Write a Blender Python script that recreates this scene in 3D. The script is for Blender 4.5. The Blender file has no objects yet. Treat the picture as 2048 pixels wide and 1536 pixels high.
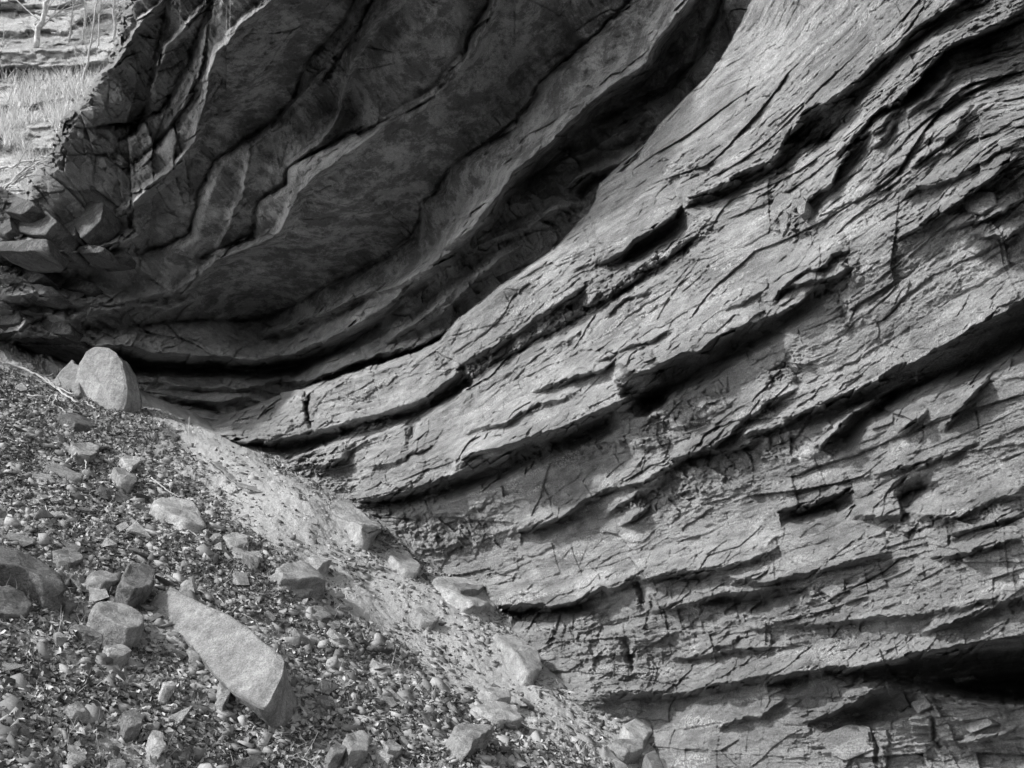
import bpy, bmesh, math, random
import numpy as np
from mathutils import Vector, Matrix

# ------------------------------------------------------------------ camera, sky, sun, exposure
scene = bpy.context.scene
PITCH = math.radians(22.0)
F = 2000.0                                   # focal length in pixels of the 2048 px wide photograph
cam_d = bpy.data.cameras.new("camera")
cam = bpy.data.objects.new("camera", cam_d)
scene.collection.objects.link(cam)
cam_d.sensor_width = 36.0
cam_d.lens = 36.0 * F / 2048.0
cam_d.clip_start = 0.1
cam_d.clip_end = 2000.0
cam.location = (0, 0, 0)
cam.rotation_euler = (math.radians(90) + PITCH, 0, 0)
scene.camera = cam

SUN_DIR = Vector((-0.80, -0.48, 0.63)).normalized()      # towards the sun
world = bpy.data.worlds.new("World")
scene.world = world
world.use_nodes = True
wn, wl = world.node_tree.nodes, world.node_tree.links
wn.clear()
w_out = wn.new("ShaderNodeOutputWorld")
w_bg = wn.new("ShaderNodeBackground")
w_sky = wn.new("ShaderNodeTexSky")
w_sky.sky_type = 'NISHITA'
w_sky.sun_disc = False
w_sky.sun_elevation = math.asin(SUN_DIR.z)
w_sky.sun_rotation = math.atan2(SUN_DIR.x, SUN_DIR.y)
w_bw = wn.new("ShaderNodeRGBToBW")                        # the photograph is black and white
wl.new(w_sky.outputs[0], w_bw.inputs[0])
wl.new(w_bw.outputs[0], w_bg.inputs[0])
w_bg.inputs[1].default_value = 0.15
wl.new(w_bg.outputs[0], w_out.inputs[0])

sun_d = bpy.data.lights.new("sun", 'SUN')
sun = bpy.data.objects.new("sun", sun_d)
scene.collection.objects.link(sun)
sun_d.energy = 2.0
sun_d.angle = math.radians(4.0)
sun.rotation_euler = SUN_DIR.to_track_quat('Z', 'Y').to_euler()

scene.view_settings.view_transform = 'Standard'
scene.view_settings.look = 'None'
scene.view_settings.exposure = 1.2
scene.view_settings.gamma = 1.0
scene.cycles.max_bounces = 6
scene.cycles.diffuse_bounces = 4
scene.render.film_transparent = False

rng = np.random.default_rng(7)
random.seed(7)
SP, CP = math.sin(PITCH), math.cos(PITCH)

# ------------------------------------------------------------------ helpers
def ray(u, v):
    """direction (scaled to unit optical depth) through a point of the photograph"""
    x = (u - 1024.0) / F
    up = (768.0 - v) / F
    return x, CP - up * SP, SP + up * CP

def smooth01(x):
    x = np.clip(x, 0, 1)
    return x * x * (3 - 2 * x)

def _hash(ix, iy, iz, seed):
    h = (ix.astype(np.int64) * 73856093) ^ (iy.astype(np.int64) * 19349663) ^ (iz.astype(np.int64) * 83492791) ^ (seed * 2654435761 & 0xffffffff)
    h &= 0xffffffff
    h ^= h >> 15
    h = (h * 0x2c1b3c6d) & 0xffffffff
    h ^= h >> 12
    h = (h * 0x297a2d39) & 0xffffffff
    h ^= h >> 15
    return (h & 0xffffff).astype(np.float32) / np.float32(0xffffff)

def noise2(x, y, seed=0):
    ix, iy = np.floor(x), np.floor(y)
    fx, fy = (x - ix).astype(np.float32), (y - iy).astype(np.float32)
    fx, fy = fx * fx * (3 - 2 * fx), fy * fy * (3 - 2 * fy)
    z = np.zeros_like(ix)
    a, b = _hash(ix, iy, z, seed), _hash(ix + 1, iy, z, seed)
    c, d = _hash(ix, iy + 1, z, seed), _hash(ix + 1, iy + 1, z, seed)
    return (a + (b - a) * fx) * (1 - fy) + (c + (d - c) * fx) * fy - 0.5

def fbm2(x, y, seed=0, octv=4, gain=0.5):
    s, a = 0, 1.0
    for o in range(octv):
        s = s + a * noise2(x * 2 ** o + 13.1 * o, y * 2 ** o + 7.7 * o, seed + o * 17)
        a *= gain
    return s

def noise3(x, y, z, seed=0):
    ix, iy, iz = np.floor(x), np.floor(y), np.floor(z)
    f = [(p - q).astype(np.float32) for p, q in ((x, ix), (y, iy), (z, iz))]
    fx, fy, fz = [g * g * (3 - 2 * g) for g in f]
    r = 0
    for dz in (0, 1):
        a, b = _hash(ix, iy, iz + dz, seed), _hash(ix + 1, iy, iz + dz, seed)
        c, d = _hash(ix, iy + 1, iz + dz, seed), _hash(ix + 1, iy + 1, iz + dz, seed)
        q = (a + (b - a) * fx) * (1 - fy) + (c + (d - c) * fx) * fy
        r = r + q * (fz if dz else (1 - fz))
    return r - 0.5

def fbm3(x, y, z, seed=0, octv=4, gain=0.5):
    s, a = 0, 1.0
    for o in range(octv):
        k = 2 ** o
        s = s + a * noise3(x * k + 3.1 * o, y * k + 7.7 * o, z * k + 1.3 * o, seed + o * 17)
        a *= gain
    return s

def cells(s, t, seed=0):
    """Worley cells: a random tilted facet per cell, its random value and the distance to the crack between cells"""
    i0, j0 = np.floor(s), np.floor(t)
    f1 = np.full(s.shape, 9.0, np.float32)
    f2 = np.full(s.shape, 9.0, np.float32)
    best = np.zeros(s.shape, np.float32)
    rnd = np.zeros(s.shape, np.float32)
    zz = np.zeros_like(i0)
    for di in (-1, 0, 1):
        for dj in (-1, 0, 1):
            ci, cj = i0 + di, j0 + dj
            hx, hy = _hash(ci, cj, zz, seed), _hash(ci, cj, zz, seed + 1)
            dx, dy = (s - ci - hx).astype(np.float32), (t - cj - hy).astype(np.float32)
            d = dx * dx + dy * dy
            r = _hash(ci, cj, zz, seed + 2)
            tx, ty = _hash(ci, cj, zz, seed + 3) - 0.5, _hash(ci, cj, zz, seed + 4) - 0.5
            pl = tx * dx + ty * dy
            closer = d < f1
            f2 = np.where(closer, f1, np.minimum(f2, d))
            best = np.where(closer, pl, best)
            rnd = np.where(closer, r, rnd)
            f1 = np.minimum(f1, d)
    return best, rnd, np.sqrt(f2) - np.sqrt(f1)

def upsample(G, gu, gv, u, v):
    """bilinear lookup of grid G[v,u] at u, v"""
    x = (u - gu[0]) / (gu[1] - gu[0])
    y = (v - gv[0]) / (gv[1] - gv[0])
    x = np.clip(x, 0, len(gu) - 1.001); y = np.clip(y, 0, len(gv) - 1.001)
    i, j = x.astype(int), y.astype(int)
    fx, fy = x - i, y - j
    return (G[j, i] * (1 - fx) + G[j, i + 1] * fx) * (1 - fy) + (G[j + 1, i] * (1 - fx) + G[j + 1, i + 1] * fx) * fy

def tps(pts, vals, lam=0.0):
    P = np.array(pts, float) / 500.0
    n = len(P)
    d2 = ((P[:, None] - P[None]) ** 2).sum(-1)
    K = 0.5 * d2 * np.log(d2 + 1e-12) + lam * np.eye(n)
    A = np.zeros((n + 3, n + 3))
    A[:n, :n] = K; A[:n, n] = 1; A[:n, n + 1:] = P
    A[n, :n] = 1; A[n + 1:, :n] = P.T
    w = np.linalg.solve(A, np.concatenate([vals, [0, 0, 0]]))
    def f(u, v):
        q = np.stack([u.ravel() / 500.0, v.ravel() / 500.0], -1)
        out = np.zeros(len(q))
        for k in range(0, len(q), 20000):
            c = q[k:k + 20000]
            r2 = ((c[:, None] - P[None]) ** 2).sum(-1)
            out[k:k + 20000] = (0.5 * r2 * np.log(r2 + 1e-12)) @ w[:n] + w[n] + c @ w[n + 1:]
        return out.reshape(u.shape)
    return f

def link(o):
    scene.collection.objects.link(o)
    return o

def tag(o, label=None, cat=None, group=None, kind=None):
    if label: o["label"] = label
    if cat: o["category"] = cat
    if group: o["group"] = group
    if kind: o["kind"] = kind
    return o

def grid_mesh(name, P, keep, mat, flip=False):
    """P[nv,nu,3] vertices, keep[nv-1,nu-1] faces"""
    nv, nu = P.shape[:2]
    idx = np.arange(nv * nu).reshape(nv, nu)
    q = np.stack([idx[:-1, :-1], idx[1:, :-1], idx[1:, 1:], idx[:-1, 1:]], -1)[keep]
    used = np.zeros(nv * nu, bool); used[q.ravel()] = True
    remap = np.cumsum(used) - 1
    co = P.reshape(-1, 3)[used].astype(np.float32)
    q = remap[q].astype(np.int32)
    if flip: q = q[:, ::-1]
    me = bpy.data.meshes.new(name)
    me.vertices.add(len(co)); me.vertices.foreach_set("co", co.ravel())
    me.loops.add(q.size); me.loops.foreach_set("vertex_index", np.ascontiguousarray(q).ravel())
    me.polygons.add(len(q))
    me.polygons.foreach_set("loop_start", np.arange(0, q.size, 4, dtype=np.int32))
    me.polygons.foreach_set("loop_total", np.full(len(q), 4, np.int32))
    me.update(calc_edges=True)
    me.materials.append(mat)
    o = link(bpy.data.objects.new(name, me))
    return o, used

def poly_mesh(name, co, faces, mat, smooth=False, mats=None, fmat=None):
    me = bpy.data.meshes.new(name)
    co = np.asarray(co, np.float32)
    n = sum(len(f) for f in faces)
    me.vertices.add(len(co)); me.vertices.foreach_set("co", co.ravel())
    me.loops.add(n)
    me.loops.foreach_set("vertex_index", np.concatenate([np.asarray(f) for f in faces]).astype(np.int32))
    tot = np.array([len(f) for f in faces], np.int32)
    me.polygons.add(len(faces))
    me.polygons.foreach_set("loop_start", (np.cumsum(tot) - tot).astype(np.int32))
    me.polygons.foreach_set("loop_total", tot)
    me.update(calc_edges=True)
    me.materials.append(mat)
    return me

# ------------------------------------------------------------------ materials (grey: the photograph is black and white)
def new_mat(name):
    m = bpy.data.materials.new(name)
    m.use_nodes = True
    nt = m.node_tree
    b = nt.nodes["Principled BSDF"]
    b.inputs["Roughness"].default_value = 0.9
    b.inputs["Specular IOR Level"].default_value = 0.2
    return m, nt, b

class NT:
    def __init__(s, nt):
        s.nt = nt; s.n = nt.nodes; s.l = nt.links
    def coord(s, scale=(1, 1, 1), rot=(0, 0, 0), which='Object'):
        c = s.n.new("ShaderNodeTexCoord"); m = s.n.new("ShaderNodeMapping")
        m.inputs['Scale'].default_value = scale; m.inputs['Rotation'].default_value = rot
        s.l.new(c.outputs[which], m.inputs[0]); return m.outputs[0]
    def noise(s, vec, scale, detail=4, rough=0.6, dist=0.0):
        t = s.n.new("ShaderNodeTexNoise")
        t.inputs['Scale'].default_value = scale; t.inputs['Detail'].default_value = detail
        t.inputs['Roughness'].default_value = rough; t.inputs['Distortion'].default_value = dist
        s.l.new(vec, t.inputs['Vector']); return t.outputs[0]
    def voro(s, vec, scale, feat='F1'):
        t = s.n.new("ShaderNodeTexVoronoi"); t.feature = feat
        t.inputs['Scale'].default_value = scale
        s.l.new(vec, t.inputs['Vector']); return t.outputs[0]
    def ramp(s, val, stops):
        r = s.n.new("ShaderNodeValToRGB")
        e = r.color_ramp.elements
        while len(e) < len(stops): e.new(0.5)
        for k, (p, c) in enumerate(stops):
            e[k].position = p; e[k].color = (c, c, c, 1)
        s.l.new(val, r.inputs[0]); return r.outputs[0]
    def math(s, op, a, b=None, clamp=False):
        m = s.n.new("ShaderNodeMath"); m.operation = op; m.use_clamp = clamp
        for k, x in enumerate((a, b)):
            if x is None: continue
            if isinstance(x, (int, float)): m.inputs[k].default_value = x
            else: s.l.new(x, m.inputs[k])
        return m.outputs[0]
    def mix(s, f, a, b):
        m = s.n.new("ShaderNodeMix"); m.data_type = 'FLOAT'
        for k, x in ((0, f), (2, a), (3, b)):
            if isinstance(x, (int, float)): m.inputs[k].default_value = x
            else: s.l.new(x, m.inputs[k])
        return m.outputs[0]
    def attr(s, name):
        a = s.n.new("ShaderNodeAttribute"); a.attribute_name = name; return a.outputs['Fac']
    def bump(s, h, strength, dist, b, prev=None):
        n = s.n.new("ShaderNodeBump")
        n.inputs['Strength'].default_value = strength; n.inputs['Distance'].default_value = dist
        s.l.new(h, n.inputs['Height'])
        if prev: s.l.new(prev, n.inputs['Normal'])
        if b: s.l.new(n.outputs[0], b.inputs['Normal'])
        return n.outputs[0]

def mat_cliff():
    m, nt, b = new_mat("rock_cliff")
    N = NT(nt)
    v = N.coord()
    vb = N.coord((0.55, 0.55, 2.6))
    big = N.ramp(N.noise(v, 0.45, 5, 0.6, 0.1), [(0.3, 0.25), (0.7, 0.50)])
    wl_ = N.attr("lichen")
    bed = N.ramp(N.noise(vb, 2.2, 6, 0.65), [(0.32, 0.62), (0.66, 1.2)])
    bed = N.mix(wl_, 0.92, bed)
    mott = N.ramp(N.noise(v, 3.2, 7, 0.8), [(0.34, 0.72), (0.64, 1.16)])
    grain = N.ramp(N.noise(v, 48, 4, 0.85), [(0.32, 0.55), (0.66, 1.38)])
    col = N.math('MULTIPLY', N.math('MULTIPLY', big, bed), N.math('MULTIPLY', grain, mott))
    # pale crusts of lichen and lime on the wall
    lich = N.math('MULTIPLY', N.ramp(N.noise(vb, 1.3, 5, 0.62, 0.8), [(0.53, 0.0), (0.64, 1.0)]), N.ramp(N.noise(v, 26, 3, 0.7), [(0.46, 0.0), (0.6, 1.0)]))
    lich = N.math('MULTIPLY', lich, N.attr("lichen"))
    col = N.mix(N.math('MULTIPLY', lich, 0.9), col, 0.70)
    # dark blotches of algae and weathering on the roof slabs
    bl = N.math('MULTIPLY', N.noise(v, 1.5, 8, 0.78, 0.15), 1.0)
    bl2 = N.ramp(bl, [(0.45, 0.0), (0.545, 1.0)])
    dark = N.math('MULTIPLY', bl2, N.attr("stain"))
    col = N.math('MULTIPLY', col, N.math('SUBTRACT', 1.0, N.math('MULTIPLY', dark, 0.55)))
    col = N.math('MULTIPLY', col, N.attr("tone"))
    nt.links.new(col, b.inputs['Base Color'])
    h = N.math('ADD', N.math('MULTIPLY', N.noise(v, 34, 5, 0.8), 0.7), N.math('MULTIPLY', N.mix(wl_, N.noise(v, 9, 6, 0.7), N.noise(vb, 14, 5, 0.7)), 0.6))
    N.bump(h, 1.0, 0.09, b)
    return m

def mat_ground():
    m, nt, b = new_mat("scree_soil")
    N = NT(nt)
    v = N.coord()
    base = N.ramp(N.noise(v, 2.2, 5, 0.65), [(0.3, 0.16), (0.7, 0.34)])
    pale = N.ramp(N.noise(v, 9, 4, 0.6), [(0.3, 0.42), (0.7, 0.56)])
    fine = N.ramp(N.noise(v, 60, 3, 0.8), [(0.3, 0.6), (0.7, 1.3)])
    col = N.math('MULTIPLY', N.mix(N.attr("dust"), base, pale), fine)
    nt.links.new(col, b.inputs['Base Color'])
    N.bump(N.noise(v, 40, 5, 0.75), 0.9, 0.04, b)
    return m

M_CLIFF = mat_cliff()
M_GROUND = mat_ground()

# ------------------------------------------------------------------ the slope plane: 1/depth is linear over the picture
GQ = np.linalg.solve(np.array([[1, 260, 820], [1, 1000, 1220], [1, 1300, 1500]], float), np.array([.0417, .0540, .0714]))
def ground_q(u, v):
    return GQ[0] + GQ[1] * u + GQ[2] * v + 0.0055 * np.exp(-((u - 660) / 300) ** 2 - ((v - 980) / 180) ** 2)
def ground_pt(u, v, h=0.0):
    D = 1.0 / ground_q(u, v)
    x, y, z = ray(u, v)
    return Vector((x * D, y * D, z * D)) + GN * h
_a, _b, _c = [np.array(ray(*p)) / ground_q(*p) for p in ((0, 1536), (260, 820), (1300, 1500))]
GN = Vector(np.cross(_c - _a, _b - _a)).normalized()
if GN.z < 0: GN = -GN
G0 = Vector(_a)
DOWN = (Vector((0, 0, -1)) + GN * GN.z).normalized()       # down the fall line
SIDE = GN.cross(DOWN).normalized()

# ------------------------------------------------------------------ base shape of the alcove: bedding planes are level, so a
# bedding line traced in the photograph plus its height gives its distance
def Dz(v, z):
    return z / (SP + (768.0 - v) / F * CP)

BEDS = [
 (8.0, [(430,870),(600,850),(760,815),(905,745),(1030,660),(1190,525),(1360,410),(1540,325),(1700,180),(1830,70),(1925,0)]),
 (5.5, [(712,1003),(850,968),(1024,885),(1150,830),(1320,745),(1440,690),(1540,635),(1640,590),(1715,530),(1850,440),(2048,300)]),
 (4.35, [(1040,1050),(1200,990),(1380,915),(1560,840),(1730,772),(1900,680),(2048,600)]),
 (2.9, [(1000,1215),(1200,1190),(1330,1145),(1500,1100),(1700,1040),(1880,980),(2048,925)]),
 (1.35, [(1200,1380),(1330,1385),(1500,1352),(1640,1335),(1800,1300),(2048,1262)]),
 (8.6, [(600,785),(800,720),(930,640),(1010,570)]),
 (9.8, [(1200,385)]),(10.1, [(1290,310)]),
 (10.6, [(1345,240),(1425,150)]),
 (11.3, [(1490,60)]),
]
ctrl, qv = [], []
def add_q(u, v, D):
    ctrl.append((u, v)); qv.append(1.0 / D)
for z, pl in BEDS:
    for (u, v) in pl: add_q(u, v, Dz(v, z))
def wallD(u, v):
    """vertical wall over the plan line of the main ledge"""
    plan = [(-9.0, 23.6), (-7.1, 22.4), (1.5, 15.1), (4.3, 10.6), (5.7, 8.74), (7.6, 6.2)]
    x, y, _ = ray(u, v)
    k = x / y
    for (x0, y0), (x1, y1) in zip(plan, plan[1:]):
        if x0 / y0 <= k <= x1 / y1 or (x1, y1) == plan[-1]:
            t = (k * y0 - x0) / ((x1 - x0) - k * (y1 - y0))
            return (y0 + t * (y1 - y0)) / y
for (u, v) in [(2048,150),(1700,60),(1600,0),(1900,-150),(2200,0),(2200,400),(2200,800),(2200,1200),(1650,-250),(2300,-300)]:
    add_q(u, v, wallD(u, v) * (1.0 if u < 1800 else (0.94 if v < 500 else 0.98)))
for (u, v, k) in [(2048,1400,1.12),(1800,1450,1.06),(1600,1500,1.04),(1400,1500,1.02),(2048,1536,1.08),(1700,1700,1.03),(2200,1500,1.1),(1400,1650,1.03)]:
    add_q(u, v, wallD(u, v) * k)
# the recess and the roof, layer by layer (depths of level slabs; out of view partly shaped for the sun)
RB = [
 (11.0, [(560,735),(700,650),(780,605),(905,520)]),(11.3, [(1024,360)]),(11.7, [(1150,245)]),(12.2, [(1290,135)]),(12.5, [(1340,55),(1385,0)]),
 (14.6, [(1330,-120),(1420,-180)]),  # unseen roof beyond the frame, raised so the sun reaches the wall
 (13.4, [(1260,0)]),(13.2, [(1200,60)]),(12.8, [(1075,180)]),(12.3, [(950,300)]),(12.0, [(870,384),(842,450),(780,508),(690,555),(600,600),(480,650)]),
 (13.1, [(1000,0),(980,50)]),(12.7, [(920,130)]),(12.3, [(780,240)]),(12.0, [(700,300),(620,340),(560,460),(430,530)]),
 (13.1, [(740,50),(700,130),(680,220)]),
 (13.4, [(660,70),(590,180),(500,260)]),
 (13.0, [(512,30),(450,90),(415,200),(375,300),(290,384)]),
 (13.7, [(370,100),(330,210)]),
 (14.4, [(250,20),(190,150)]),
 (13.7, [(140,300)]),
 (12.6, [(100,410),(0,420),(250,480)]),
 (11.6, [(30,545),(130,560),(330,590)]),
 (10.9, [(0,620),(150,640),(300,650),(450,700)]),
 (10.6, [(60,700),(250,710),(420,745)]),
 (14.4, [(900,-200),(1150,-200)]),(13.0,[(650,-200),(500,-300)]),(14.6,[(300,-150),(150,-50),(350,-320)]),  # leading points lift the unseen roof out of the sunlight's way
 (15.0,[(100,-200)]),
]
for z, pl in RB:
    for (u, v) in pl: add_q(u, v, Dz(v, z))
# dark recess behind the bright wall's upper edge
for (u, v, D) in [(640,740,26.5),(500,780,26.2),(760,700,25.2),(860,640,24),(940,580,22.6),(1060,480,20.9),(1150,370,20.0),(1250,270,19.4),(1330,170,18.9),(1420,60,18.3),(1460,-60,17.8),
                  (350,790,26.4),(250,760,26.6),(120,730,26.8),(0,740,27)]:
    add_q(u, v, D)
# where the cliff meets the slope, and behind it
CONTACT = [(-300,560),(0,735),(120,775),(260,800),(330,820),(420,868),(560,905),(640,960),(715,1003),(790,1065),(870,1130),(940,1180),(1000,1225),(1060,1300),(1130,1360),(1210,1410),(1300,1470),(1340,1536),(1420,1700)]
for (u, v) in CONTACT[2:]:
    add_q(u, v, 1 / (ground_q(u, v) * 0.995))
    add_q(u - 70, v + 110, 1 / (ground_q(u - 70, v + 110) * 0.86))

# the bright wall stands in front of the recess: two sheets blended by its upper edge
EDGE0 = [(380,860),(420,848),(560,790),(600,778),(700,748),(800,715),(880,682),(925,632),(1000,572),(1110,495),(1175,428),(1190,400),(1200,368),(1290,288),(1330,235),(1375,190),(1420,150),(1450,100),(1480,50),(1505,0),(1600,-200),(1700,-420)]
def polydist(u, v, pl):
    """signed distance to a polyline drawn left to right (positive above it) and position along it 0..1"""
    best = np.full(u.shape, 1e9, np.float32); sg = np.zeros(u.shape, np.float32); tt = np.zeros(u.shape, np.float32)
    seg = [math.dist(a, b) for a, b in zip(pl, pl[1:])]
    tot = sum(seg); acc = 0
    bestc = np.full(u.shape, -1.0, np.float32)
    for (a, b), L in zip(zip(pl, pl[1:]), seg):
        dx, dy = b[0] - a[0], b[1] - a[1]
        t = ((u - a[0]) * dx + (v - a[1]) * dy) / (L * L)
        tc = np.clip(t, 0, 1)
        ex, ey = u - (a[0] + tc * dx), v - (a[1] + tc * dy)
        d = np.sqrt(ex * ex + ey * ey)
        cr = (ex * dy - ey * dx) / L
        # at shared corners take the side of the segment that faces the point more
        c = np.abs(cr)
        m = (d < best - 1e-3) | ((np.abs(d - best) <= 1e-3) & (c > bestc))
        best = np.where(m, d, best); sg = np.where(m, np.sign(cr), sg); bestc = np.where(m, c, bestc)
        tt = np.where(m, (acc + tc * L) / tot, tt)
        acc += L
    return best * sg, tt

is_wall = []
_c = np.array(ctrl, float)
_d, _ = polydist(_c[:, 0], _c[:, 1], [(-400, 1150)] + EDGE0)
wall_pts = _d < 3
nW, nR = wall_pts, ~wall_pts
gu = np.arange(-460, 2640, 20.0); gv = np.arange(-500, 2060, 20.0)
UU, VV = np.meshgrid(gu, gv)
qv = np.array(qv)
# the wall sheet also needs a few supports beyond its edge, the recess sheet a few behind the wall
cw = list(map(tuple, _c[nW])); vw = list(qv[nW])
for (u, v) in [(1100, 350), (700, 600), (1350, 50), (300, 700)]:
    cw.append((u, v)); vw.append(1 / (wallD(u, v) * 1.03))
cr_ = list(map(tuple, _c[nR])); vr = list(qv[nR])
for (u, v, D) in [(1300, 450, 18.8), (1500, 200, 17.0), (900, 850, 26), (1700, 0, 16), (500, 950, 27), (1700, 800, 17), (200, 1100, 27)]:
    cr_.append((u, v)); vr.append(1 / D)
QW = tps(cw, np.array(vw), 0.01)(UU, VV)
QR = tps(cr_, np.array(vr), 0.004)(UU, VV)
QW = np.clip(QW, 1 / 30.0, 1 / 4.5); QR = np.clip(QR, 1 / 32.0, 1 / 9.0)

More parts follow.
